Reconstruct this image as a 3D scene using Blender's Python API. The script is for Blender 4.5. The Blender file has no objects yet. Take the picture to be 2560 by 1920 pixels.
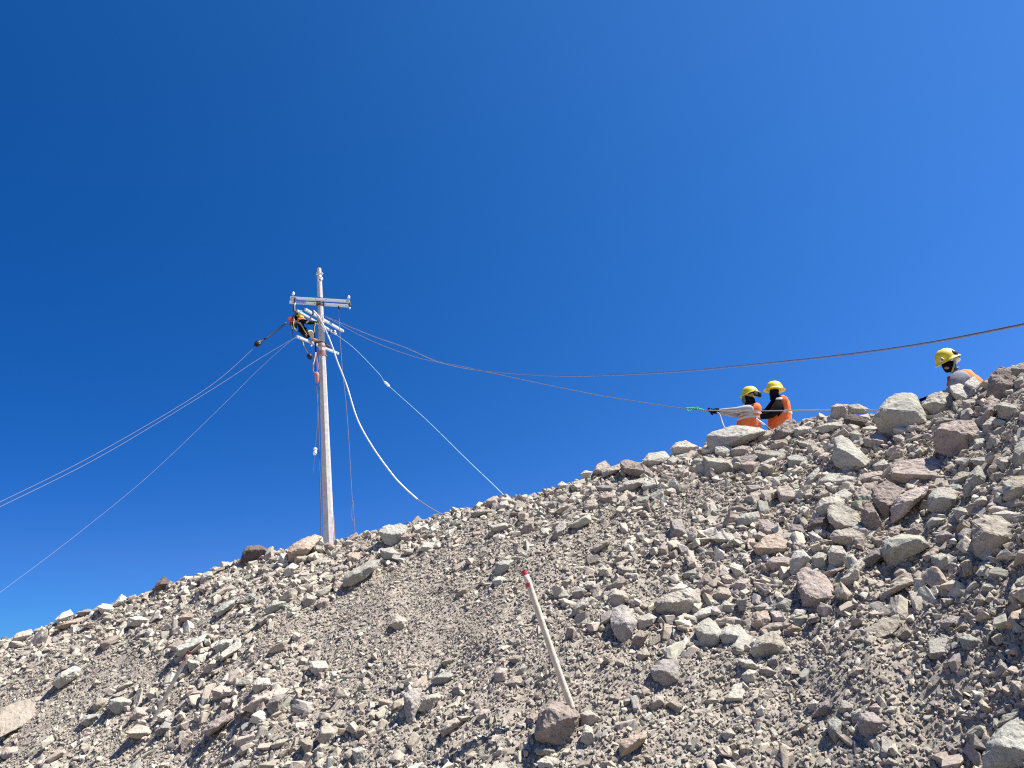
import bpy, bmesh, math, random
import numpy as np
from mathutils import Vector, Matrix, noise, Quaternion

random.seed(7)
rng = np.random.default_rng(11)
SC = bpy.context.scene
COL = SC.collection
R = math.radians

# ---------------------------------------------------------------- camera, sky, sun
F = 1862.0                      # focal length in pixels of the 2560 wide photograph
PITCH = R(20.0)
CAMZ = 1.6
cam_d = bpy.data.cameras.new('camera'); cam = bpy.data.objects.new('camera', cam_d); COL.objects.link(cam)
cam_d.sensor_width = 36.0; cam_d.lens = 36.0 * F / 2560.0
cam_d.clip_start = 0.05; cam_d.clip_end = 3000
cam.location = (0, 0, CAMZ); cam.rotation_euler = (R(90) + PITCH, 0, 0)
cam_d.dof.use_dof = True; cam_d.dof.focus_distance = 10.0; cam_d.dof.aperture_fstop = 9.0
SC.camera = cam

SUN_EL, SUN_AZ = R(62), R(92)            # azimuth measured from the view direction towards the right
EXPO = 1.17
W = bpy.data.worlds.new('World'); SC.world = W; W.use_nodes = True
nt = W.node_tree; nt.nodes.clear()
sky = nt.nodes.new('ShaderNodeTexSky'); sky.sky_type = 'NISHITA'; sky.sun_disc = False
sky.sun_elevation = SUN_EL; sky.sun_rotation = SUN_AZ
sky.altitude = 4200; sky.air_density = 1.0; sky.dust_density = 0.15; sky.ozone_density = 3.0
# the deep blue of thin high-altitude air: the sky's colour graded by height and by distance from the sun
wtc = nt.nodes.new('ShaderNodeTexCoord'); wsep = nt.nodes.new('ShaderNodeSeparateXYZ'); nt.links.new(wtc.outputs['Generated'], wsep.inputs[0])
def wmath(op, a, b=None):
    n = nt.nodes.new('ShaderNodeMath'); n.operation = op
    for i, q in enumerate((a, b)):
        if q is None: continue
        if isinstance(q, (int, float)): n.inputs[i].default_value = q
        else: nt.links.new(q, n.inputs[i])
    return n.outputs[0]
hz = wmath('EXPONENT', wmath('MULTIPLY', wmath('MAXIMUM', wsep.outputs[2], 0.11), -5.0))
sdir = Vector((math.sin(SUN_AZ) * math.cos(SUN_EL), math.cos(SUN_AZ) * math.cos(SUN_EL), math.sin(SUN_EL)))
wdot = nt.nodes.new('ShaderNodeVectorMath'); wdot.operation = 'DOT_PRODUCT'; nt.links.new(wtc.outputs['Generated'], wdot.inputs[0]); wdot.inputs[1].default_value = sdir
SKY_S = 0.1
comb = nt.nodes.new('ShaderNodeCombineColor')
for i, (A_, B_, C_) in enumerate(((-5.262, 3.518, 3.271), (-2.730, 0.158, 1.200), (-1.927, -0.176, 0.714))):
    A_ -= math.log(SKY_S * 2 ** EXPO)
    e = wmath('EXPONENT', wmath('ADD', wmath('ADD', wmath('MULTIPLY', hz, B_), wmath('MULTIPLY', wdot.outputs['Value'], C_)), A_))
    nt.links.new(e, comb.inputs[i])
tint = nt.nodes.new('ShaderNodeMix'); tint.data_type = 'RGBA'; tint.blend_type = 'MULTIPLY'; tint.inputs[0].default_value = 1.0
bg = nt.nodes.new('ShaderNodeBackground'); bg.inputs[1].default_value = SKY_S
wo = nt.nodes.new('ShaderNodeOutputWorld')
nt.links.new(sky.outputs[0], tint.inputs[6]); nt.links.new(comb.outputs[0], tint.inputs[7])
nt.links.new(tint.outputs[2], bg.inputs[0]); nt.links.new(bg.outputs[0], wo.inputs[0])

sun_d = bpy.data.lights.new('sun', 'SUN'); sun_d.energy = 5.0; sun_d.angle = R(0.53); sun_d.color = (1.0, 0.96, 0.905)
sun = bpy.data.objects.new('sun', sun_d); COL.objects.link(sun)
sun.rotation_euler = (-sdir).to_track_quat('-Z', 'Y').to_euler()
sun.location = sdir * 50
SC.view_settings.view_transform = 'Standard'; SC.view_settings.look = 'None'
SC.view_settings.gamma = 1.0; SC.view_settings.exposure = EXPO
SC.cycles.use_denoising = False; SC.cycles.filter_width = 1.15; SC.cycles.sample_clamp_indirect = 4.0; SC.cycles.max_bounces = 5; SC.cycles.diffuse_bounces = 3

# ---------------------------------------------------------------- helpers
def ray(u, v):
    x = (u - 1280.0) / F; y = -(v - 960.0) / F
    return Vector((x, math.cos(PITCH) - y * math.sin(PITCH), math.sin(PITCH) + y * math.cos(PITCH)))
def P(u, v, r):
    """world point seen at pixel (u, v) at horizontal distance r from the standpoint"""
    d = ray(u, v); k = r / math.hypot(d.x, d.y)
    return Vector((d.x * k, d.y * k, CAMZ + d.z * k))
def PX(p):
    """metres per photograph pixel at the world point p"""
    return ((p.y) * math.cos(PITCH) + (p.z - CAMZ) * math.sin(PITCH)) / F
def project(x, y, z):
    zz = z - CAMZ
    dep = y * math.cos(PITCH) + zz * math.sin(PITCH)
    up = -y * math.sin(PITCH) + zz * math.cos(PITCH)
    dep = np.maximum(dep, 0.05)
    return 1280 + F * x / dep, 960 - F * up / dep

def tag(o, label=None, cat=None, group=None, kind=None):
    if label: o['label'] = label
    if cat: o['category'] = cat
    if group: o['group'] = group
    if kind: o['kind'] = kind
    return o
def empty(name, loc, label, cat, group=None):
    o = bpy.data.objects.new(name, None); COL.objects.link(o); o.location = loc
    o.empty_display_size = 0.1
    return tag(o, label, cat, group)
def link_mesh(name, me, mat=None, parent=None, smooth=False, loc=None):
    """the mesh is given in world coordinates; it is re-based on its parent's place (or on loc)"""
    o = bpy.data.objects.new(name, me); COL.objects.link(o)
    if mat is not None:
        if isinstance(mat, (list, tuple)):
            for m in mat: me.materials.append(m)
        else: me.materials.append(mat)
    base = Vector((0, 0, 0))
    if parent is not None:
        w = parent.location.copy(); q = parent.parent
        while q is not None: w += q.location; q = q.parent
        base = w; o.parent = parent
    elif loc is not None:
        base = Vector(loc); o.location = base
    me.transform(Matrix.Translation(-base))
    if smooth: me.polygons.foreach_set('use_smooth', [True] * len(me.polygons))
    return o
def bm_obj(name, bm, mat=None, parent=None, smooth=False, loc=None):
    bmesh.ops.recalc_face_normals(bm, faces=bm.faces)
    me = bpy.data.meshes.new(name); bm.to_mesh(me); bm.free()
    return link_mesh(name, me, mat, parent, smooth, loc)

def tube(bm, pts, rad, seg=8, cap=True, sx=1.0):
    """a tube through world points; rad is one radius or one per point"""
    pts = [Vector(p) for p in pts]; n = len(pts)
    rad = [rad] * n if not isinstance(rad, (list, tuple)) else rad
    rings = []; prev = None
    for i, p in enumerate(pts):
        t = (pts[min(i + 1, n - 1)] - pts[max(i - 1, 0)])
        if t.length < 1e-9: t = Vector((0, 0, 1))
        t.normalize()
        if prev is None:
            a = Vector((0, 0, 1)) if abs(t.z) < 0.9 else Vector((1, 0, 0))
            nx = t.cross(a).normalized()
        else:
            nx = (prev - t * prev.dot(t)).normalized()
        prev = nx; ny = t.cross(nx)
        rings.append([bm.verts.new(p + (nx * math.cos(k * 2 * math.pi / seg) * sx + ny * math.sin(k * 2 * math.pi / seg)) * rad[i]) for k in range(seg)])
    for a, b in zip(rings, rings[1:]):
        for k in range(seg):
            bm.faces.new((a[k], a[(k + 1) % seg], b[(k + 1) % seg], b[k]))
    if cap:
        bm.faces.new(rings[0][::-1]); bm.faces.new(rings[-1])
    return rings
def spline(pts, n=8):
    """Catmull-Rom through Vectors"""
    out = []; m = len(pts)
    for i in range(m - 1):
        p0 = pts[max(i - 1, 0)]; p1 = pts[i]; p2 = pts[i + 1]; p3 = pts[min(i + 2, m - 1)]
        for k in range(n):
            t = k / n
            out.append(0.5 * ((2 * p1) + (p2 - p0) * t + (2 * p0 - 5 * p1 + 4 * p2 - p3) * t * t + (3 * p1 - p0 - 3 * p2 + p3) * t ** 3))
    out.append(pts[-1].copy())
    return out
def beam(bm, a, b, w, h, up=Vector((0, 0, 1))):
    """a rectangular bar from a to b, w across, h high"""
    t = (b - a).normalized(); s = t.cross(up).normalized() * (w / 2); q = s.normalized().cross(t).normalized() * (h / 2)
    vs = []
    for p in (a, b):
        vs.append([bm.verts.new(p + s * i + q * j) for i, j in ((1, 1), (-1, 1), (-1, -1), (1, -1))])
    for k in range(4): bm.faces.new((vs[0][k], vs[0][(k + 1) % 4], vs[1][(k + 1) % 4], vs[1][k]))
    bm.faces.new(vs[0][::-1]); bm.faces.new(vs[1])
def ball(bm, c, rx, ry=None, rz=None, rot=None, u=16, v=10):
    ry = rx if ry is None else ry; rz = rx if rz is None else rz
    M = Matrix.Translation(c) @ (rot.to_4x4() if rot is not None else Matrix.Identity(4)) @ Matrix.Diagonal((rx, ry, rz, 1))
    return bmesh.ops.create_uvsphere(bm, u_segments=u, v_segments=v, radius=1.0, matrix=M)['verts']

# ---------------------------------------------------------------- materials
def new_mat(name):
    m = bpy.data.materials.new(name); m.use_nodes = True
    return m, m.node_tree, m.node_tree.nodes['Principled BSDF']
def plain(name, col, rough=0.6, metal=0.0, var=0.12, scale=30, bump=0.0, spec=0.4):
    m, t, b = new_mat(name)
    tc = t.nodes.new('ShaderNodeTexCoord'); nz = t.nodes.new('ShaderNodeTexNoise')
    nz.inputs['Scale'].default_value = scale; nz.inputs['Detail'].default_value = 5
    t.links.new(tc.outputs['Object'], nz.inputs['Vector'])
    cr = t.nodes.new('ShaderNodeValToRGB')
    cr.color_ramp.elements[0].position = 0.3; cr.color_ramp.elements[1].position = 0.7
    cr.color_ramp.elements[0].color = tuple(c * (1 - var) for c in col) + (1,)
    cr.color_ramp.elements[1].color = tuple(min(1, c * (1 + var)) for c in col) + (1,)
    t.links.new(nz.outputs[0], cr.inputs[0]); t.links.new(cr.outputs[0], b.inputs['Base Color'])
    b.inputs['Roughness'].default_value = rough; b.inputs['Metallic'].default_value = metal
    b.inputs['Specular IOR Level'].default_value = spec
    if bump:
        bp = t.nodes.new('ShaderNodeBump'); bp.inputs['Strength'].default_value = bump; bp.inputs['Distance'].default_value = 0.01
        t.links.new(nz.outputs[0], bp.inputs['Height']); t.links.new(bp.outputs[0], b.inputs['Normal'])
    return m
def rock_mat(name, c1, c2, stain, sc=1.0, gain=0.86):
    m, t, b = new_mat(name); N = t.nodes.new; L = t.links.new
    tc = N('ShaderNodeTexCoord'); oi = N('ShaderNodeObjectInfo')
    mul = N('ShaderNodeMath'); mul.operation = 'MULTIPLY'; mul.inputs[1].default_value = 37.0; L(oi.outputs['Random'], mul.inputs[0])
    add = N('ShaderNodeVectorMath'); add.operation = 'ADD'; L(tc.outputs['Object'], add.inputs[0]); L(mul.outputs[0], add.inputs[1])
    def nz(s, d=6, r=0.6, dist=0.0):
        n = N('ShaderNodeTexNoise'); n.inputs['Scale'].default_value = s; n.inputs['Detail'].default_value = d
        n.inputs['Roughness'].default_value = r; n.inputs['Distortion'].default_value = dist; L(add.outputs[0], n.inputs['Vector']); return n
    def ramp(src, a, bb, ca=(0, 0, 0, 1), cb=(1, 1, 1, 1)):
        r = N('ShaderNodeValToRGB'); r.color_ramp.elements[0].position = a; r.color_ramp.elements[1].position = bb
        r.color_ramp.elements[0].color = ca; r.color_ramp.elements[1].color = cb; L(src, r.inputs[0]); return r
    c1, c2, stain = [tuple(c * gain * w_ for c, w_ in zip(q, (1.035, 0.98, 0.91))) for q in (c1, c2, stain)]
    n1 = nz(5 * sc, 7, 0.65, 0.4)
    base = ramp(n1.outputs[0], 0.33, 0.67, c1 + (1,), c2 + (1,))
    n2 = nz(2.3 * sc, 5, 0.6, 0.8); st = ramp(n2.outputs[0], 0.54, 0.7)
    mx = N('ShaderNodeMix'); mx.data_type = 'RGBA'; L(st.outputs[0], mx.inputs[0]); L(base.outputs[0], mx.inputs[6]); mx.inputs[7].default_value = stain + (1,)
    n3 = nz(60 * sc, 4, 0.7); gr = ramp(n3.outputs[0], 0.3, 0.75, (0.72, 0.72, 0.72, 1), (1.14, 1.14, 1.14, 1))
    m2 = N('ShaderNodeMix'); m2.data_type = 'RGBA'; m2.blend_type = 'MULTIPLY'; m2.inputs[0].default_value = 1
    L(mx.outputs[2], m2.inputs[6]); L(gr.outputs[0], m2.inputs[7])
    hv = N('ShaderNodeHueSaturation'); hv.inputs['Saturation'].default_value = 1.0
    vv = N('ShaderNodeMapRange'); vv.inputs[3].default_value = 0.82; vv.inputs[4].default_value = 1.15; L(oi.outputs['Random'], vv.inputs[0])
    L(vv.outputs[0], hv.inputs['Value']); L(m2.outputs[2], hv.inputs['Color']); L(hv.outputs[0], b.inputs['Base Color'])
    nb = nz(14 * sc, 9, 0.72, 0.3); vo = N('ShaderNodeTexVoronoi'); vo.feature = 'DISTANCE_TO_EDGE'; vo.inputs['Scale'].default_value = 6 * sc; L(add.outputs[0], vo.inputs['Vector'])
    vr = ramp(vo.outputs[0], 0.0, 0.05)
    ad = N('ShaderNodeMath'); ad.operation = 'MULTIPLY_ADD'; L(vr.outputs[0], ad.inputs[0]); ad.inputs[1].default_value = 0.12; L(nb.outputs[0], ad.inputs[2])
    bp = N('ShaderNodeBump'); bp.inputs['Strength'].default_value = 0.75; bp.inputs['Distance'].default_value = 0.035 / sc
    L(ad.outputs[0], bp.inputs['Height']); L(bp.outputs[0], b.inputs['Normal'])
    b.inputs['Roughness'].default_value = 0.93; b.inputs['Specular IOR Level'].default_value = 0.15
    return m
RM = {
 'pale_green': rock_mat('rock_pale_green', (.42, .42, .37), (.53, .53, .475), (.38, .36, .30)),
 'green':      rock_mat('rock_green', (.345, .35, .305), (.45, .455, .395), (.36, .32, .25)),
 'grey_green': rock_mat('rock_grey_green', (.35, .37, .335), (.46, .475, .43), (.30, .30, .27)),
 'white':      rock_mat('rock_white', (.50, .49, .435), (.62, .61, .55), (.44, .415, .36)),
 'cream':      rock_mat('rock_cream', (.45, .43, .37), (.57, .55, .48), (.40, .365, .30)),
 'tan':        rock_mat('rock_tan', (.385, .35, .295), (.49, .455, .39), (.33, .285, .235)),
 'pink':       rock_mat('rock_pink', (.405, .35, .315), (.52, .46, .42), (.34, .28, .245)),
 'orange':     rock_mat('rock_orange', (.40, .33, .265), (.51, .44, .365), (.32, .245, .19)),
 'brown':      rock_mat('rock_brown', (.33, .285, .25), (.45, .40, .355), (.26, .215, .185)),
 'dark':       rock_mat('rock_dark', (.12, .10, .09), (.24, .205, .185), (.085, .07, .065)),
 'grey':       rock_mat('rock_grey', (.32, .305, .285), (.43, .41, .385), (.26, .235, .215)),
 'purple':     rock_mat('rock_purple', (.28, .25, .24), (.38, .345, .335), (.21, .18, .175)),
}
COLWORD = {'pale_green': 'pale green', 'green': 'olive green', 'grey_green': 'grey green', 'white': 'off-white', 'cream': 'cream', 'tan': 'tan',
           'pink': 'pinkish', 'orange': 'orange tan', 'brown': 'brown', 'dark': 'dark brown', 'grey': 'grey', 'purple': 'purplish grey'}

# ---------------------------------------------------------------- terrain
_g = rng.random((256, 256)) * 2 * math.pi
GX, GY = np.cos(_g), np.sin(_g)
def perlin(x, y):
    xi = np.floor(x).astype(int); yi = np.floor(y).astype(int); xf = x - xi; yf = y - yi
    u = xf * xf * xf * (xf * (xf * 6 - 15) + 10); v = yf * yf * yf * (yf * (yf * 6 - 15) + 10)
    def g(i, j, dx, dy):
        a = (xi + i) & 255; b = (yi + j) & 255
        return GX[a, b] * dx + GY[a, b] * dy
    a = g(0, 0, xf, yf) * (1 - u) + g(1, 0, xf - 1, yf) * u
    b = g(0, 1, xf, yf - 1) * (1 - u) + g(1, 1, xf - 1, yf - 1) * u
    return a * (1 - v) + b * v
def fbm(x, y, o=4):
    s = np.zeros_like(x); a = 1.0
    for i in range(o):
        s = s + a * perlin(x * 2 ** i + 17.3 * i, y * 2 ** i - 9.1 * i); a *= 0.5
    return s
# where the bare ground of the crest runs: photo column, photo row, metres away
CREST = [(-500, 1760, 14), (-200, 1690, 13.6), (0, 1622, 13.2), (70, 1605, 13.0), (150, 1568, 12.8), (266, 1532, 12.5), (394, 1493, 12.1), (509, 1452, 11.8),
         (602, 1420, 11.5), (700, 1390, 11.2), (833, 1374, 10.9), (926, 1348, 10.7), (1018, 1328, 10.5), (1134, 1300, 10.3), (1250, 1268, 10.1),
         (1331, 1258, 10.0), (1412, 1232, 10.0), (1504, 1200, 10.1), (1620, 1172, 10.2), (1713, 1148, 10.3), (1782, 1130, 10.4), (1852, 1112, 10.45),
         (1967, 1086, 10.5), (2083, 1054, 10.3), (2176, 1060, 10.0), (2315, 1024, 9.7), (2430, 990, 9.25), (2500, 950, 9.1), (2560, 928, 9.0),
         (2760, 850, 8.8), (3100, 760, 8.5)]
_a, _r, _z = [], [], []
for (u, v, r) in CREST:
    p = P(u, v - 15, r); _a.append(math.atan2(p.x, p.y)); _r.append(r); _z.append(p.z)
_a = np.array(_a); _r = np.array(_r); _z = np.array(_z)
_a = np.concatenate(([R(-110), R(-75)], _a, [R(75), R(120)])); _r = np.concatenate(([16, 15], _r, [7.5, 8])); _z = np.concatenate(([0.2, 0.6], _z, [4.0, 0.3]))
def slope_of(az): return np.interp(az, [R(-35), R(-12), 0, R(18), R(35), R(60)], [0.50, 0.54, 0.57, 0.61, 0.62, 0.62])
def behind_of(az): return np.interp(az, [R(-35), R(-12), 0, R(17), R(24), R(30), R(40)], [0.5, 0.5, 0.5, 0.28, 0.40, 0.80, 0.8])
def crest(az): return np.interp(az, _a, _r), np.interp(az, _a, _z)
def ground(x, y, detail=True):
    x = np.asarray(x, float); y = np.asarray(y, float)
    az = np.arctan2(x, y); r = np.hypot(x, y)
    rc, zc = crest(az); s = slope_of(az)
    front = zc - s * (rc - r)
    k = 0.18
    front = np.where(front > 0, front, 0.0) + k * np.log1p(np.exp(-np.abs(front) / k))     # soft toe
    front = front - 0.12 * np.exp(-((rc - r) / 0.25) ** 2) * 0
    t = np.clip((r - rc) / 1.1, 0, 1); t = t * t * (3 - 2 * t)
    back = zc - behind_of(az) * t
    t2 = np.clip((r - 32) / 50, 0, 1); t2 = t2 * t2 * (3 - 2 * t2)
    back = back * (1 - t2)
    z = np.where(r < rc, front, back)
    if detail:
        d = np.clip((rc - r) / 0.7, 0, 1); w = np.clip(z / 0.5, 0.15, 1) * np.where(r < rc, 1, 0.5)
        z = z + w * d * 0.08 * fbm(x * 0.9, y * 0.9 + x * 0.5, 3)
        z = z + w * d * 0.07 * perlin((x * .8 - y * .6) * 1.7, (x * .6 + y * .8) * .4 + 7.3)     # slide tracks down the fall line
        z = z + w * 0.045 * fbm(x * 4.1, y * 4.1, 4) * np.where(r < 20, 1, 0.3) * (0.35 + 0.65 * d)
    return z
def hit(u, v):
    """where the line of sight through (u, v) meets the slope; past the crest it stops at the crest"""
    d = ray(u, v); h = math.hypot(d.x, d.y)
    rc = float(crest(math.atan2(d.x, d.y))[0])
    rs = np.arange(1.0, rc + 0.01, 0.01)
    z = CAMZ + d.z * rs / h; g = ground(d.x * rs / h, d.y * rs / h)
    ok = np.nonzero(z <= g)[0]
    r = rs[ok[0]] if len(ok) else rc
    return float(r), bool(len(ok))

def grid_mesh(name, azs, rs, mat):
    A, RR = np.meshgrid(azs, rs, indexing='ij')
    X = np.sin(A) * RR; Y = np.cos(A) * RR; Z = ground(X, Y)
    n, m = A.shape
    co = np.stack([X, Y, Z], -1).reshape(-1, 3).astype(np.float32)
    i = np.arange(n - 1)[:, None] * m + np.arange(m - 1)[None, :]
    q = np.stack([i, i + m, i + m + 1, i + 1], -1).reshape(-1, 4)[:, ::-1]
    # north is +Y so increasing azimuth runs clockwise
    me = bpy.data.meshes.new(name); me.vertices.add(len(co)); me.vertices.foreach_set('co', co.ravel())
    me.loops.add(q.size); me.loops.foreach_set('vertex_index', q.ravel().astype(np.int32))
    me.polygons.add(len(q)); me.polygons.foreach_set('loop_start', np.arange(0, q.size, 4, dtype=np.int32))
    me.polygons.foreach_set('use_smooth', np.ones(len(q), bool))
    me.update(calc_edges=True); me.validate()
    o = bpy.data.objects.new(name, me); COL.objects.link(o); me.materials.append(mat)
    return o
gm = rock_mat('gravelly_soil', (.37, .335, .285), (.47, .43, .375), (.33, .29, .245), sc=2.2, gain=0.76)
azs = np.concatenate([np.linspace(R(-180), R(-50), 60)[:-1], np.linspace(R(-50), R(-38), 25)[:-1], np.linspace(R(-38), R(38), 640)[:-1], np.linspace(R(38), R(60), 40)[:-1], np.linspace(R(60), R(180), 60)])
rs = np.concatenate([np.linspace(0.02, 2.0, 10)[:-1], np.linspace(2.0, 14.0, 420)[:-1], np.geomspace(14, 1500, 50)])
g_o = grid_mesh('ground', azs, rs, gm); g_o['kind'] = 'structure'; g_o['label'] = 'tan gravelly soil of the spoil slope'
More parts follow.
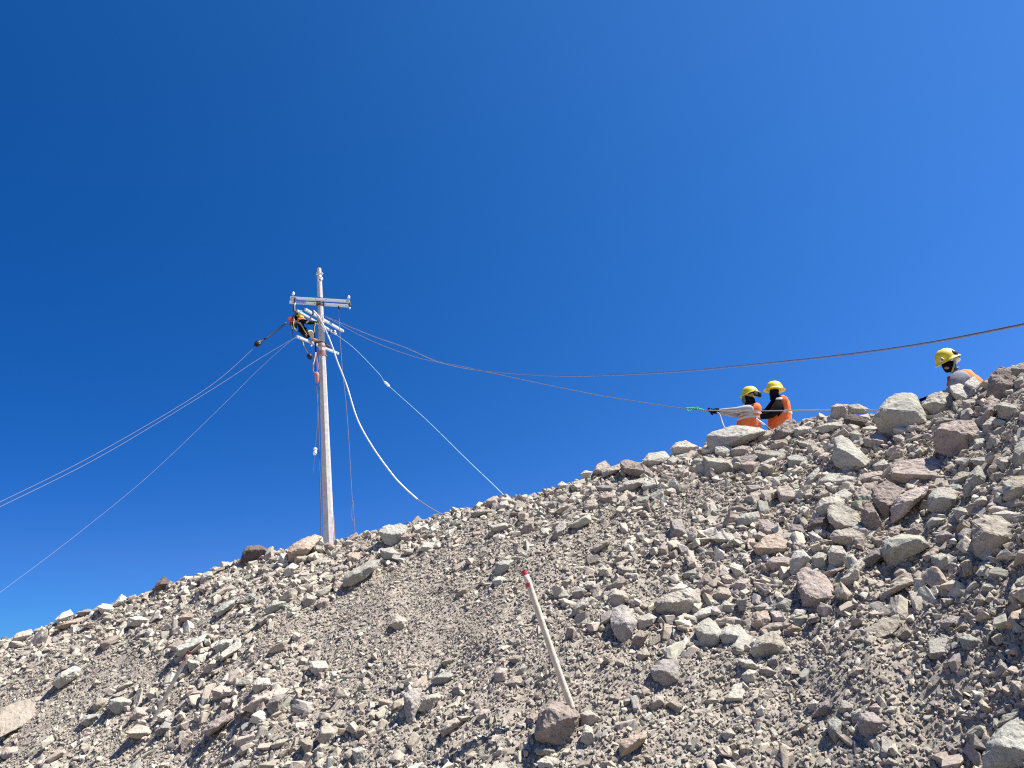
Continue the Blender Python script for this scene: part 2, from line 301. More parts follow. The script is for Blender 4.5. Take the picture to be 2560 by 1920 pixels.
ROCKS = """
@7
pale_green 180,490 205,465 270,445 340,425 420,425 500,440 545,455 520,480 455,505 440,530 350,560 280,560 240,555 200,580 185,545 / 330,490 400,495 475,470 # pale boulder under the two workers
brown 590,490 620,440 690,385 730,385 770,430 750,470 700,510 600,515 / 640,450 700,470
white 735,440 790,420 850,435 830,470 760,485 740,480
tan 500,490 560,450 600,465 590,500 540,530 510,520
pale_green 225,560 285,537 335,570 325,615 265,625 230,600 / 270,590
pink 330,575 400,550 450,560 455,600 390,615 335,620
grey 345,625 480,605 495,640 430,675 360,670
green 490,600 560,580 660,590 680,620 600,635 560,665 520,650
green 150,620 200,630 250,655 320,645 345,710 260,735 155,740 160,690 / 180,650 240,665 310,660 # olive block below the two workers
pale_green 690,625 750,610 820,640 820,670 700,690 / 700,640 815,650
white 505,700 520,665 600,625 620,645 570,700 530,718
tan 975,300 1010,283 1080,290 1075,370 1000,395 970,360 / 985,300 1060,295
cream 1080,290 1140,283 1215,315 1200,345 1130,345 1075,340
dark 1060,380 1090,345 1160,360 1215,400 1200,430 1120,440 1060,420
white 1150,360 1210,345 1230,390 1200,410
green 1255,370 1290,310 1330,260 1400,220 1480,217 1520,240 1560,330 1585,390 1560,430 1490,480 1380,480 1290,465 1270,420 / 1300,315 1390,260 1480,245 1530,330 1570,390 # big olive crest boulder
pale_green 1000,510 1040,485 1090,520 1180,600 1215,650 1190,690 1080,712 1000,680 985,620 / 1005,555 1080,590 1130,625 1190,680 # slanting pale green slab
cream 1560,290 1600,230 1680,203 1750,235 1760,290 1700,350 1640,360 1600,330
white 1740,170 1800,155 1880,190 1930,240 1900,260 1840,255 1780,260 1745,215 / 1760,210 1850,250
white 1830,150 1890,105 1945,160 1940,210 1880,200 / 1850,160 1930,190
cream 1755,270 1810,250 1810,330 1760,330
cream 1815,260 1890,250 1900,270 1880,330 1820,360
brown 1975,210 2000,100 2060,45 2110,65 2150,170 2130,240 2060,270 2000,250 # rough brown peak at the right end of the crest
brown 1900,400 1940,300 1990,225 2060,260 2030,330 1980,410 1940,455
tan 2130,50 2212,15 2240,60 2212,130 2140,100
pale_green 2145,140 2200,105 2230,190 2160,190
green 2035,290 2080,270 2170,300 2175,360 2120,388 2060,370 / 2070,295 2160,310
pale_green 1945,420 2000,365 2070,380 2080,440 2000,478 1960,465
brown 1640,470 1680,420 1790,392 1880,395 1940,480 1925,520 1870,590 1800,610 1740,620 1650,580 1635,530 / 1660,445 1720,440 1830,475 # square brown boulder with a white top
grey 1640,400 1680,370 1790,385 1700,415 1650,440
pale_green 1880,560 1900,510 1975,500 1975,560 1920,590
pink 1360,700 1395,660 1520,640 1640,625 1670,660 1688,740 1650,780 1560,790 1440,785 1370,760 / 1370,730 1480,720 1650,745 # long pinkish boulder
cream 1240,680 1290,645 1380,650 1370,700 1260,715
green 1820,830 1860,740 1920,680 1970,760 1960,800 1900,850 1830,890
tan 1740,770 1800,720 1880,720 1860,760 1780,820 1735,820
green 2140,640 2150,560 2212,500 2250,600 2212,700 2150,705
cream 2050,640 2110,620 2135,680 2080,725 2050,690
white 1860,640 1940,625 2040,640 2050,680 1960,690 1890,670
green 2080,790 2140,750 2212,745 2250,800 2212,900 2130,925 2080,890
grey_green 1715,810 1790,785 1825,830 1810,870 1770,890 1730,860
pale_green 1600,880 1650,825 1740,820 1780,890 1760,950 1700,1000 1600,960 / 1640,885 1740,890
pink 1355,960 1400,880 1500,830 1590,815 1580,860 1520,900 1480,960 1440,1000 1370,1040
brown 1235,830 1330,780 1430,830 1400,900 1350,950 1330,1030 1250,920 / 1260,890 1340,930
brown 1120,860 1180,795 1270,780 1240,880 1220,920 1160,940 1125,900 / 1150,880 1220,880
pink 1130,780 1180,730 1290,715 1330,740 1290,770 1200,800 1140,805
green 870,810 900,770 960,730 1030,730 1000,790 940,830 890,840
pale_green 980,780 1060,740 1135,755 1130,800 1060,815 990,800
cream 870,960 910,890 1000,870 1060,900 1050,940 960,960 920,1000
pale_green 980,870 1060,830 1110,860 1090,930 1040,920
cream 945,960 980,930 1060,940 1140,980 1180,1080 1170,1120 1100,1090 1030,1100 960,1040 / 970,1010 1050,1060 1140,1080 # tilted cream boulder
brown 1165,960 1220,915 1270,990 1310,1080 1230,1118 1180,1080
green 1280,1210 1310,1160 1420,1125 1540,1130 1595,1190 1560,1220 1460,1250 1400,1310 1350,1350 1345,1270 1300,1240 / 1360,1210 1420,1150 1540,1150 # arched olive boulder
tan 1880,1040 1960,1000 2060,1010 2155,1090 2150,1150 2080,1210 2050,1270 1970,1300 1900,1250 1885,1150 # big tan boulder at the right edge
pink 620,820 690,805 740,850 730,890 650,935 640,890 / 650,870 730,880
brown 335,950 390,925 445,970 430,995 340,1000
pale_green 365,1020 420,985 500,975 510,1010 480,1050 380,1075
pink 505,1030 560,1030 640,1075 650,1110 570,1140 510,1090 / 560,1100
orange 475,1205 560,1130 620,1115 690,1150 680,1220 650,1260 540,1275 490,1240 / 500,1210 600,1190 680,1210
pink 560,1290 600,1265 700,1270 730,1310 700,1345 600,1350 560,1320
pale_green 710,1290 740,1230 790,1220 850,1290 830,1320 770,1340 740,1390 710,1370
pale_green 850,1270 890,1235 940,1250 940,1330 880,1360 850,1320
cream 950,1240 980,1195 1040,1200 1100,1290 1080,1320 970,1335
pink 750,1380 790,1340 850,1345 930,1390 975,1455 985,1525 950,1570 870,1572 830,1597 790,1577 765,1480 / 800,1500 880,1540 960,1520 # big pink boulder
tan 965,1140 1000,1100 1090,1080 1180,1120 1205,1180 1150,1220 1080,1200 1000,1170
white 825,1110 870,1110 920,1150 900,1180 840,1165
dark 810,1080 870,1020 950,1010 955,1080 900,1110 830,1110
purple 690,1110 720,1060 780,1060 800,1120 760,1150 700,1140
white 200,1150 250,1105 330,1115 360,1160 330,1185 250,1175 / 250,1150 340,1160
cream 320,1330 350,1310 400,1320 400,1370 360,1400
pink 325,1450 390,1400 450,1410 450,1480 400,1510
tan 470,1140 510,1100 560,1130 540,1180
brown 920,1370 1000,1340 1060,1335 1000,1370 960,1395
cream 1030,1410 1080,1370 1140,1290 1175,1270 1150,1400 1090,1450 1040,1440
purple 1180,1290 1220,1230 1290,1210 1300,1260 1240,1320 1190,1350
grey_green 1400,1290 1440,1270 1490,1310 1480,1345 1430,1355
tan 1435,1280 1480,1245 1550,1245 1540,1290 1480,1300
tan 1560,1260 1640,1195 1670,1210 1650,1260 1590,1300
pale_green 1610,1260 1680,1240 1740,1270 1730,1320 1660,1330 1620,1300
pale_green 1750,960 1800,945 1885,975 1850,1010 1790,1040
cream 1890,910 1940,875 2020,890 1990,935 1900,950
cream 1870,850 1900,810 1950,800 2010,850 1960,880 1880,880
pale_green 1585,1050 1620,1010 1710,1020 1690,1060 1600,1080
pink 1640,1130 1700,1095 1790,1160 1760,1190 1660,1180
grey 1790,1120 1830,1080 1870,1090 1860,1190 1810,1200
purple 1450,1100 1500,1060 1560,1050 1560,1110 1480,1140
brown 1310,1140 1350,1080 1420,1060 1410,1120 1330,1170
white 2005,990 2080,970 2212,990 2230,1040 2120,1050
pale_green 800,800 820,750 890,690 920,760 880,800
white 585,810 600,755 640,750 640,800 600,820
pale_green 640,770 670,740 700,760 690,795 650,795
cream 890,620 930,595 990,600 980,630 900,640
cream 850,600 880,555 915,575 880,610
tan 765,530 830,510 900,530 870,570 790,560
tan 580,570 600,520 680,510 700,550 640,580
cream 490,560 520,540 590,590 540,600 500,600
orange 1100,690 1150,670 1200,700 1150,720
grey 1180,500 1280,470 1330,510 1340,550 1270,580 1190,550
green 1085,470 1130,450 1170,480 1160,540 1110,540
white 1165,440 1230,420 1275,440 1240,470 1180,465
grey 1370,490 1420,480 1475,530 1430,545
tan 1480,510 1520,480 1570,480 1530,530
tan 1320,590 1370,550 1410,570 1390,595
pale_green 870,435 930,410 1040,395 1060,430 970,440 920,470
green 960,490 1000,460 1030,440 1030,490 980,500
@8
pale_green 95,440 130,400 190,377 230,400 270,460 255,520 190,570 130,550 / 150,470 230,480
pale_green 255,480 290,430 380,420 435,480 440,530 370,545 280,535 / 300,475 430,500
cream 450,590 500,500 600,455 640,490 680,560 650,610 560,630 480,625 # round-backed cream boulder
cream 0,200 60,180 110,210 130,290 60,330 0,310
white 70,370 130,320 210,295 215,340 150,375 90,388
tan 215,220 250,175 310,180 335,230 300,265 230,255
white 255,300 290,260 350,290 340,330 290,335
brown 110,150 150,100 200,110 205,155 140,175
brown 125,200 170,160 215,190 205,240 150,245
tan 265,110 290,75 345,120 320,160 285,170
green 610,290 680,250 720,260 700,330 640,330
cream 700,380 740,320 820,310 800,360 740,400
orange 460,420 490,330 560,330 585,380 560,430 490,440
pink 580,330 650,330 690,390 640,420 600,400
tan 520,440 600,400 720,410 690,450 600,470 530,470
orange 660,465 720,415 780,440 760,470 690,490
grey 480,300 540,275 600,290 590,330 500,330
pale_green 370,640 450,640 520,700 480,705 400,690
cream 400,740 440,705 495,715 480,780 410,800
tan 510,700 560,685 620,720 590,745 520,740
grey 560,660 600,615 640,625 630,680 580,685
cream 290,890 350,800 400,785 415,840 400,905 300,915 / 310,885 395,890
tan 150,910 200,885 250,900 220,940 170,930
white 490,970 520,930 550,960 540,1000 500,1000
cream 260,1110 320,1080 360,1120 310,1165 280,1150
cream 815,930 860,895 890,920 880,970 840,980
purple 850,1010 900,920 970,890 980,960 930,1000
cream 1020,960 1040,900 1115,915 1110,970 1030,985 / 1030,950 1110,950
grey_green 945,1030 1000,1010 1040,1040 1030,1140 1000,1180 960,1120
purple 1140,1050 1160,990 1240,980 1310,1040 1280,1100 1210,1150 1160,1110 # purplish boulder low on the slope
pink 1215,950 1260,915 1310,970 1290,1000 1240,980
pale_green 1325,970 1350,940 1400,945 1380,990
pale_green 1100,980 1170,950 1160,1030 1110,1050
tan 1330,900 1370,860 1400,890 1380,930 1340,930
pale_green 1595,600 1600,520 1700,488 1745,540 1720,620 1640,640 1605,630 / 1610,600 1715,590 # square pale green block on the lower slope
purple 1670,400 1750,360 1820,370 1800,410 1720,445 1690,440 / 1740,405
grey_green 1790,500 1860,480 1930,520 1880,580 1820,570
brown 1770,450 1820,400 1870,440 1840,465
tan 1895,250 1930,220 1985,270 1950,318 1910,300
tan 1960,260 1990,200 2020,240 2000,280
white 1940,180 1960,145 2050,130 2065,180 2010,205 1950,200 / 1950,170
tan 1500,100 1530,65 1580,100 1570,150 1510,145 / 1540,120
grey 2030,700 2060,640 2130,690 2110,740 2040,745
tan 1100,520 1250,420 1400,340 1420,400 1370,470 1300,490 1150,540 # half-buried tan slab
tan 1280,230 1370,150 1480,90 1500,140 1400,200 1300,260
tan 1360,590 1380,530 1440,530 1400,600
tan 1370,480 1450,410 1490,480 1440,520
tan 1080,740 1120,680 1190,700 1140,750
pale_green 1775,990 1800,945 1850,960 1810,1010
cream 1305,1310 1340,1270 1410,1300 1400,1330
cream 2130,780 2190,780 2212,870 2160,880
grey_green 1950,1240 2000,1130 2090,1060 2240,1000 2300,1200 2240,1390 1960,1390 / 2040,1180 2130,1200 2240,1230 # big blurred boulder in the lower right corner
green 2040,1060 2080,1000 2212,950 2240,1000 2100,1080
grey 25,1230 60,1160 110,1190 90,1230
@10
brown 1235,1100 1260,980 1330,915 1400,930 1500,980 1515,1010 1480,1120 1440,1190 1380,1190 1290,1160 1240,1150 / 1300,960 1330,960 1400,990 1490,1000 1290,1080 # brown boulder at the near stake's foot
brown 1170,1010 1220,975 1250,1000 1230,1070 1180,1050
tan 1520,990 1570,960 1650,1020 1600,1060 1530,1080
cream 1530,1120 1550,1060 1590,1080 1580,1150 1620,1180 1570,1200 1520,1160
orange 1770,1170 1930,1100 1950,1140 1880,1210 1780,1270
grey 1720,350 1740,310 1810,290 1850,350 1885,400 1850,480 1800,540 1740,470 1720,420
tan 1700,230 1740,190 1800,200 1830,250 1780,300 1710,310
white 1890,380 1960,340 2010,370 1990,410 1900,450
brown 1840,560 1900,450 1960,470 1900,570
tan 1880,600 1940,560 1965,610 1900,650
tan 1740,650 1790,625 1810,670 1770,695
grey 1970,700 2050,640 2150,640 2150,770 2060,810 1990,760
tan 1960,950 1980,880 2040,860 2060,920 2000,970
tan 2070,930 2130,890 2180,940 2150,990
grey 1860,850 1900,830 1930,870 1890,890
pale_green 1455,370 1480,290 1570,240 1560,300 1500,350
grey 1460,210 1520,175 1560,200 1540,250 1480,255
cream 1635,60 1670,35 1710,70 1690,110 1650,105
cream 1770,50 1830,40 1880,60 1850,95 1780,90
brown 1720,160 1780,100 1820,130 1780,190
white 955,130 990,105 1030,110 1015,150 970,165
grey_green 960,100 980,20 1030,0 1090,0 1060,60 1000,100
tan 290,420 330,350 385,370 410,400 400,440 340,450
tan 710,240 740,190 800,165 790,205 740,240
pale_green 0,120 60,60 160,10 230,0 200,60 140,110 60,160 0,165 # long pale green slab below the pole
grey 385,870 430,830 500,820 480,950 440,1040 410,1050 390,960
cream 480,960 520,880 610,850 620,890 560,960 500,970
tan 610,1100 650,1040 730,1010 760,1040 690,1100 640,1140
pink 850,1020 880,960 940,960 920,1010 870,1040
tan 1040,800 1080,750 1140,745 1140,790 1090,830
pale_green 1110,720 1150,665 1180,690 1160,740 1120,745
tan 1060,640 1090,610 1155,620 1140,650 1090,665
pink 965,720 1000,690 1050,700 1040,770 970,790
grey_green 560,770 640,720 710,740 660,790 580,800
tan 85,830 130,760 165,770 150,820 100,850
tan 70,1120 110,1060 150,1090 130,1150 90,1150
pale_green 50,1220 100,1200 145,1220 130,1280 80,1310
tan 960,1260 1000,1200 1030,1210 1010,1260
cream 1240,1300 1300,1260 1380,1280 1390,1350 1260,1350
tan 1230,1210 1330,1200 1390,1240 1330,1260 1240,1250
tan 1650,1300 1720,1290 1770,1350 1650,1350
tan 620,660 680,630 740,640 650,680
@9
pink 75,510 110,470 200,445 215,480 150,520 90,530
white 355,385 400,340 450,320 470,350 430,385 360,405 / 380,380 440,360
grey 490,340 560,315 620,330 600,350 520,360
white 625,300 660,280 720,290 740,310 700,350 650,340
white 725,290 780,220 825,250 790,280 740,300
dark 980,190 1010,150 1050,105 1100,140 1115,190 1040,195 # dark pointed rock on the left crest
pale_green 1285,150 1300,90 1360,70 1370,100 1330,140
white 1210,190 1230,140 1275,155 1240,180
white 1140,220 1190,170 1220,200 1190,240
pink 1270,180 1340,140 1370,180 1310,215
brown 1400,90 1420,75 1440,90 1420,105
orange 340,440 440,400 540,360 520,400 430,440
brown 520,430 590,400 640,410 620,440
cream 820,420 830,370 900,360 980,390 900,430
orange 1150,370 1200,340 1260,350 1230,400 1160,395
grey 860,500 900,455 950,460 880,515
grey_green 1370,340 1440,280 1540,240 1480,310 1400,370
grey_green 1530,270 1640,200 1640,250 1560,290
brown 1660,60 1700,35 1730,60 1700,105 1665,95
cream 1830,60 1880,20 1920,40 1880,100 1830,110
grey_green 1700,320 1760,260 1840,270 1790,320 1720,350
green 1945,270 1970,210 2040,240 2010,290 1960,300
brown 2030,290 2060,240 2115,250 2110,290 2050,320
grey_green 1135,560 1170,540 1340,470 1360,490 1320,530 1230,580 1170,620 1140,610 / 1150,580 1240,550 1320,510 # long slab above the small stake
grey_green 1370,560 1430,510 1500,510 1480,560 1400,600
cream 1420,600 1540,510 1560,570 1460,630 1420,650 / 1430,630 1550,560
green 1350,640 1420,570 1410,640
tan 1300,700 1370,640 1430,660 1380,720 1310,725
pale_green 1200,640 1280,650 1290,690 1220,720
pale_green 1510,800 1590,740 1630,710 1620,800 1540,810
white 1625,800 1660,755 1730,760 1740,800 1660,830 1640,860
white 1990,700 2000,650 2090,650 2115,690 2040,755
pink 2000,640 2010,590 2060,580 2065,640
pink 1415,920 1430,900 1520,880 1500,960 1430,960
pink 1420,870 1440,830 1510,830 1500,880
pink 1560,960 1650,880 1770,830 1740,900 1640,980
grey 1710,930 1760,870 1830,870 1790,1000 1740,1000
green 590,960 620,890 700,890 690,950 620,970
pale_green 700,900 780,880 870,910 830,970 750,990 700,950
grey_green 515,1050 540,1000 660,985 640,1030 560,1070
pink 830,1020 870,950 950,950 950,1000 860,1030
cream 720,870 810,830 820,850 760,890
pale_green 745,830 830,780 880,790 770,840
pale_green 940,860 970,820 1020,850 1010,910 960,900
pink 1190,880 1260,840 1360,840 1300,870
cream 1010,1000 1080,960 1120,1000 1090,1040 1020,1040
tan 1130,1010 1160,970 1210,1000 1150,1040
tan 810,1110 880,1060 1000,1080 1010,1130 930,1150 850,1145 / 820,1115 940,1110 # flat tan slab below the small stake
grey 990,1110 1060,1040 1120,1060 1110,1120 1020,1130
pink 1160,1190 1180,1140 1230,1160 1170,1240
pink 1300,1100 1380,1030 1480,990 1540,960 1500,1020 1340,1130
cream 1740,1190 1800,1150 1860,1150 1800,1200 1750,1215
cream 2030,1150 2060,1080 2110,1050 2165,1100 2150,1150 2080,1185
tan 1930,1160 1980,1140 2020,1180 2010,1270 1960,1240
tan 2020,1220 2060,1180 2110,1190 2080,1250 2025,1260
pink 0,1250 30,1210 110,1200 130,1230 90,1280 20,1280
white 330,790 400,720 480,680 520,700 500,750 380,820
tan 590,800 620,765 650,790 620,820
tan 0,960 150,900 340,870 330,920 200,1000 150,1060 0,1140 # big smooth slab at the left edge
cream 1640,390 1760,340 1770,360 1680,420
tan 1720,590 1790,540 1860,510 1830,570 1750,600
pale_green 960,540 1010,510 1010,550 970,570
@5
dark 5,1590 20,1520 60,1470 120,1485 150,1465 220,1500 255,1545 245,1560 120,1580 60,1600 # dark boulder on the crest left of the pole
orange 370,1520 400,1470 500,1410 590,1380 640,1400 600,1460 560,1500 520,1540 440,1590 390,1590 / 400,1520 480,1490 560,1490 # pinkish boulder at the pole's foot
pale_green 600,1400 650,1400 660,1450 620,1480 580,1460
grey 560,1500 600,1460 670,1480 660,1530 590,1530
pale_green 300,1580 320,1530 370,1535 385,1590 340,1640
white 30,1590 60,1560 110,1560 110,1610 50,1620
brown 660,1460 690,1440 740,1455 740,1490 680,1500
orange 850,1540 870,1520 950,1520 950,1580 880,1610 850,1580
white 810,1450 860,1420 900,1440 860,1470
grey_green 1095,1360 1150,1310 1190,1330 1260,1295 1320,1320 1310,1370 1250,1400 1260,1450 1200,1470 1150,1450 # broad grey green crest boulder
brown 1255,1400 1300,1370 1360,1380 1340,1420 1280,1440
white 1375,1350 1400,1325 1480,1295 1490,1340 1400,1370
green 1105,1500 1200,1480 1260,1530 1220,1580 1130,1570
grey_green 1575,1290 1600,1255 1640,1290 1610,1310
cream 2030,1170 2060,1120 2110,1110 2130,1150 2080,1190
tan 2110,1110 2150,1100 2200,1130 2190,1160 2150,1160
tan 1820,1210 1880,1180 1990,1180 2000,1200 1900,1230 1840,1240
pale_green 1410,1500 1450,1440 1540,1440 1520,1500 1460,1520
cream 1620,1390 1650,1340 1700,1330 1660,1420
@11
pale_green 1010,290 1040,265 1085,290 1060,320 1020,325
tan 1240,210 1270,155 1320,135 1350,170 1330,210 1260,220 / 1260,190
cream 1160,220 1190,195 1240,205 1220,245 1170,245
brown 1415,150 1440,125 1510,140 1600,180 1630,230 1590,250 1480,225 1430,210 / 1450,180 1560,195
cream 1300,200 1350,180 1415,150 1420,190 1350,220 1300,245
pale_green 1555,145 1600,85 1700,70 1735,110 1700,140 1620,170 / 1600,130
cream 1740,60 1770,20 1840,5 1910,40 1880,80 1790,110
pale_green 1395,310 1450,265 1560,245 1570,280 1500,320 1400,335
white 1550,300 1580,265 1640,250 1675,290 1650,310 1580,330
brown 1280,360 1320,335 1385,350 1380,400 1310,415
tan 1185,440 1200,390 1250,380 1290,410 1270,460 1200,470
white 1085,380 1110,350 1145,365 1130,410 1095,410
grey_green 940,430 970,390 1010,400 1000,440 950,460
tan 995,460 1050,415 1120,405 1100,440 1030,480
grey 980,640 1000,560 1060,510 1070,560 1030,640
pale_green 1080,550 1140,520 1220,470 1230,520 1150,570
tan 780,590 800,530 860,500 860,570 820,610
grey 1260,300 1290,290 1390,290 1380,330 1290,335
green 1500,400 1530,370 1610,360 1600,400 1520,420
grey 1735,620 1740,510 1810,520 1840,600 1780,640
cream 1580,540 1600,500 1640,510 1610,550
tan 1230,700 1290,660 1365,630 1340,670 1260,730
tan 1370,780 1420,720 1470,720 1450,780 1390,800
green 1820,860 1880,830 1920,850 1890,890 1830,890
white 1740,960 1800,920 1850,940 1830,980 1750,985
cream 1640,1040 1690,1000 1850,960 1920,960 1930,1040 1890,1090 1780,1130 1690,1120 1650,1090 # broad cream boulder right of the near stake
"""
# ---------------------------------------------------------------- rocks one can tell apart
TILE = {'7': (1700, 900, .38879), '8': (1700, 1400, .38879), '9': (0, 1400, .38879), '10': (860, 1400, .38879),
        '5': (600, 900, .31646), '11': (1000, 1100, .38879)}
def parse_rocks():
    out = []; t = None
    for ln in ROCKS.strip().splitlines():
        ln = ln.strip()
        if not ln: continue
        if ln[0] == '@': t = TILE[ln[1:]]; continue
        nm = None
        if '#' in ln: ln, nm = ln.split('#'); nm = nm.strip()
        parts = ln.split('/')
        tok = parts[0].split(); col = tok[0]
        cv = lambda s: (t[0] + float(s.split(',')[0]) * t[2], t[1] + float(s.split(',')[1]) * t[2])
        poly = [cv(s) for s in tok[1:]]
        mx_, my_ = sum(q[0] for q in poly) / len(poly), sum(q[1] for q in poly) / len(poly)
        poly = [(mx_ + (a - mx_) * 1.06, my_ + (b - my_) * 1.06) for a, b in poly]
        ridge = [cv(s) for s in parts[1].split()] if len(parts) > 1 else []
        out.append(dict(col=col, poly=poly, ridge=ridge, nm=nm))
    return out
def hull_rock(pts, size, seed, rough=1.0):
    """convex hull of the points, broken edges and a fractured surface"""
    bm = bmesh.new()
    vs = [bm.verts.new(p) for p in pts]
    res = bmesh.ops.convex_hull(bm, input=vs)
    junk = list({e for e in list(res['geom_interior']) + list(res['geom_unused']) if isinstance(e, bmesh.types.BMVert)})
    bmesh.ops.delete(bm, geom=junk, context='VERTS')
    bmesh.ops.dissolve_limit(bm, angle_limit=R(6), verts=bm.verts, edges=bm.edges)
    bmesh.ops.bevel(bm, geom=list(bm.edges), offset=size * 0.022, segments=1, affect='EDGES', clamp_overlap=True)
    bmesh.ops.triangulate(bm, faces=bm.faces)
    target = max(size / 22, 0.006)
    for it in range(5):
        es = [e for e in bm.edges if e.calc_length() > target * 1.6]
        if not es: break
        bmesh.ops.subdivide_edges(bm, edges=es, cuts=1, use_grid_fill=False)
        bmesh.ops.triangulate(bm, faces=[f for f in bm.faces if len(f.verts) > 3])
        if len(bm.verts) > 2600: break
    bm.normal_update()
    off = Vector((seed * 3.1, seed * 1.7, seed * 0.9))
    mv = []
    for v in bm.verts:
        q = v.co / size
        a = noise.noise(q * 2.3 + off) * 0.03
        st = noise.noise(q * 5.0 + off * 1.3); a += (abs(st) - 0.25) * -0.05 * rough
        b = noise.noise(q * 12.0 + off) * 0.013 * rough
        c = noise.noise(q * 28.0 + off) * 0.008 * rough
        mv.append(v.normal * ((a + b + c) * size))
    for v, d in zip(list(bm.verts), mv): v.co += d
    return bm
rocks = parse_rocks()
for i, rk in enumerate(rocks):
    rnd = random.Random(i * 7 + 3)
    xs = [p[0] for p in rk['poly']]; ys = [p[1] for p in rk['poly']]
    cu, cv = sum(xs) / len(xs), sum(ys) / len(ys); w = max(xs) - min(xs); h = max(ys) - min(ys)
    rk.update(cu=cu, cv=cv, w=w, h=h)
    r0, ok = hit(cu, max(ys) - 0.12 * h)
    if not ok: r0 = r0 - 0.02
    r0 = min(r0, float(crest(math.atan2(ray(cu, cv).x, ray(cu, cv).y))[0]))
    p0 = P(cu, cv, r0); m = PX(p0); W_, H_ = w * m, h * m; size = math.sqrt(W_ * H_)
    yb = max(ys)
    tilt = 0.22
    flush = bool(rk['nm']) and ('smooth slab' in rk['nm'] or 'half-buried' in rk['nm'])
    if flush: tilt = 1.15; r0 -= 0.05 * size
    else: r0 -= 0.16 * size
    ridge = rk['ridge']
    rnd2 = random.Random(i * 13 + 1); f = rnd2.uniform(0.22, 0.5)
    yr = sum(q[1] for q in ridge) / len(ridge) if ridge else min(ys) + f * h
    dpt = lambda v: (tilt * (yb - v) + (0 if flush else 0.75) * max(0.0, yr - v)) * m
    pts = []
    for (u, v) in rk['poly']:
        pts.append(P(u, v, r0 + dpt(v) + rnd.uniform(-.04, .04) * size))
    if not ridge:
        k = rnd.choice((1, 2, 2))
        for j in range(k):
            t = (0.5 if k == 1 else (0.28, 0.74)[j]) + rnd.uniform(-.08, .08)
            uu = min(xs) + t * w
            # height of the outline at this column
            top = min(v for (u, v) in rk['poly'] if abs(u - uu) <= w * 0.4); bot = max(v for (u, v) in rk['poly'] if abs(u - uu) <= w * 0.4)
            vv = top + (bot - top) * (f + rnd.uniform(-.08, .08))
            ridge.append((cu + (uu - cu) * 0.8, cv + (vv - cv) * 0.8))
    for (u, v) in ridge:
        pts.append(P(u, v, r0 + dpt(v) - size * (rnd.uniform(0.24, 0.36) if not flush else 0.05)))
    dep = min(W_, H_) * rnd.uniform(0.7, 0.95) + 0.02
    for (u, v) in rk['poly'][::1 if len(xs) < 7 else 2]:
        pts.append(P(cu + (u - cu) * 0.72, cv + (v - cv) * 0.72 + 0.10 * h, r0 + dpt(v) + dep))
    c = sum(pts, Vector()) / len(pts)
    big = max(w, h)
    rough = {'brown': 1.5, 'white': 0.8, 'pale_green': 0.8, 'green': 0.8}.get(rk['col'], 1.1)
    bm = hull_rock([p - c for p in pts], size, i + 1, rough)
    rk['loc'] = c; rk['size'] = size; rk['r'] = r0
    me = bpy.data.meshes.new('rock'); bm.to_mesh(me); bm.free()
    area = w * h
    rk['kind'] = 'boulder' if area > 3600 else 'rock'
    o = bpy.data.objects.new(rk['kind'], me); COL.objects.link(o); o.location = c; me.materials.append(RM[rk['col']])
    rk['o'] = o

# labels: look first, then the nearest landmark, then the rank among those that still read alike
LM = [(1303, 1440, "the red-topped near stake"), (1375, 1640, "the white shaft of the near stake"), (437, 1690, "the small far stake"),
      (823, 1358, "the pole's foot"), (1915, 1075, "the two workers"), (2390, 960, "the lone right-hand worker"),
      (10, 1600, "the left end of the crest"), (60, 1890, "the bottom left corner"), (900, 1890, "the bottom edge's middle"),
      (1268, 1245, "the thin wire's ground end"), (1120, 1298, "the hose's ground end")]
for rk in rocks:
    if rk['nm']: LM.append((rk['cu'], rk['cv'], 'the ' + rk['nm'].replace(' one', '')))
def shape_word(rk):
    xs = rk['poly']; n = len(xs); a = rk['w'] / max(rk['h'], 1)
    if a > 1.9: return 'slab-like'
    if a > 1.35: return 'wide'
    if a < 0.72: return 'upright'
    return 'angular' if n <= 5 else 'blocky'
def size_word(rk):
    s = math.sqrt(rk['w'] * rk['h'])
    return 'small' if s < 26 else 'medium' if s < 42 else 'large' if s < 70 else 'huge'
def direction(dx, dy):
    if abs(dx) > 2.2 * abs(dy): return 'right of' if dx > 0 else 'left of'
    if abs(dy) > 2.2 * abs(dx): return 'below' if dy > 0 else 'above'
    return ('down and ' if dy > 0 else 'up and ') + ('right of' if dx > 0 else 'left of')
SHORT = {}
def lm_phrase(rk, k=0):
    ds = sorted(((rk['cu'] - x) ** 2 + (rk['cv'] - y) ** 2, x, y, n) for x, y, n in LM if 'the ' + (rk['nm'] or '#') != n)
    d, x, y, n = ds[k]; d = math.sqrt(d)
    far = 'just ' if d < 75 else '' if d < 170 else 'well '
    return far + direction(rk['cu'] - x, rk['cv'] - y) + ' ' + n
for rk in rocks:
    if rk['nm']: rk['label'] = rk['nm'] if len(rk['nm'].split()) > 3 else rk['nm'] + ' ' + lm_phrase(rk)
    else: rk['label'] = f"{size_word(rk)} {COLWORD[rk['col']]} {shape_word(rk)} {rk['kind']} {lm_phrase(rk)}"
from collections import defaultdict
bylab = defaultdict(list)
for rk in rocks: bylab[rk['label']].append(rk)
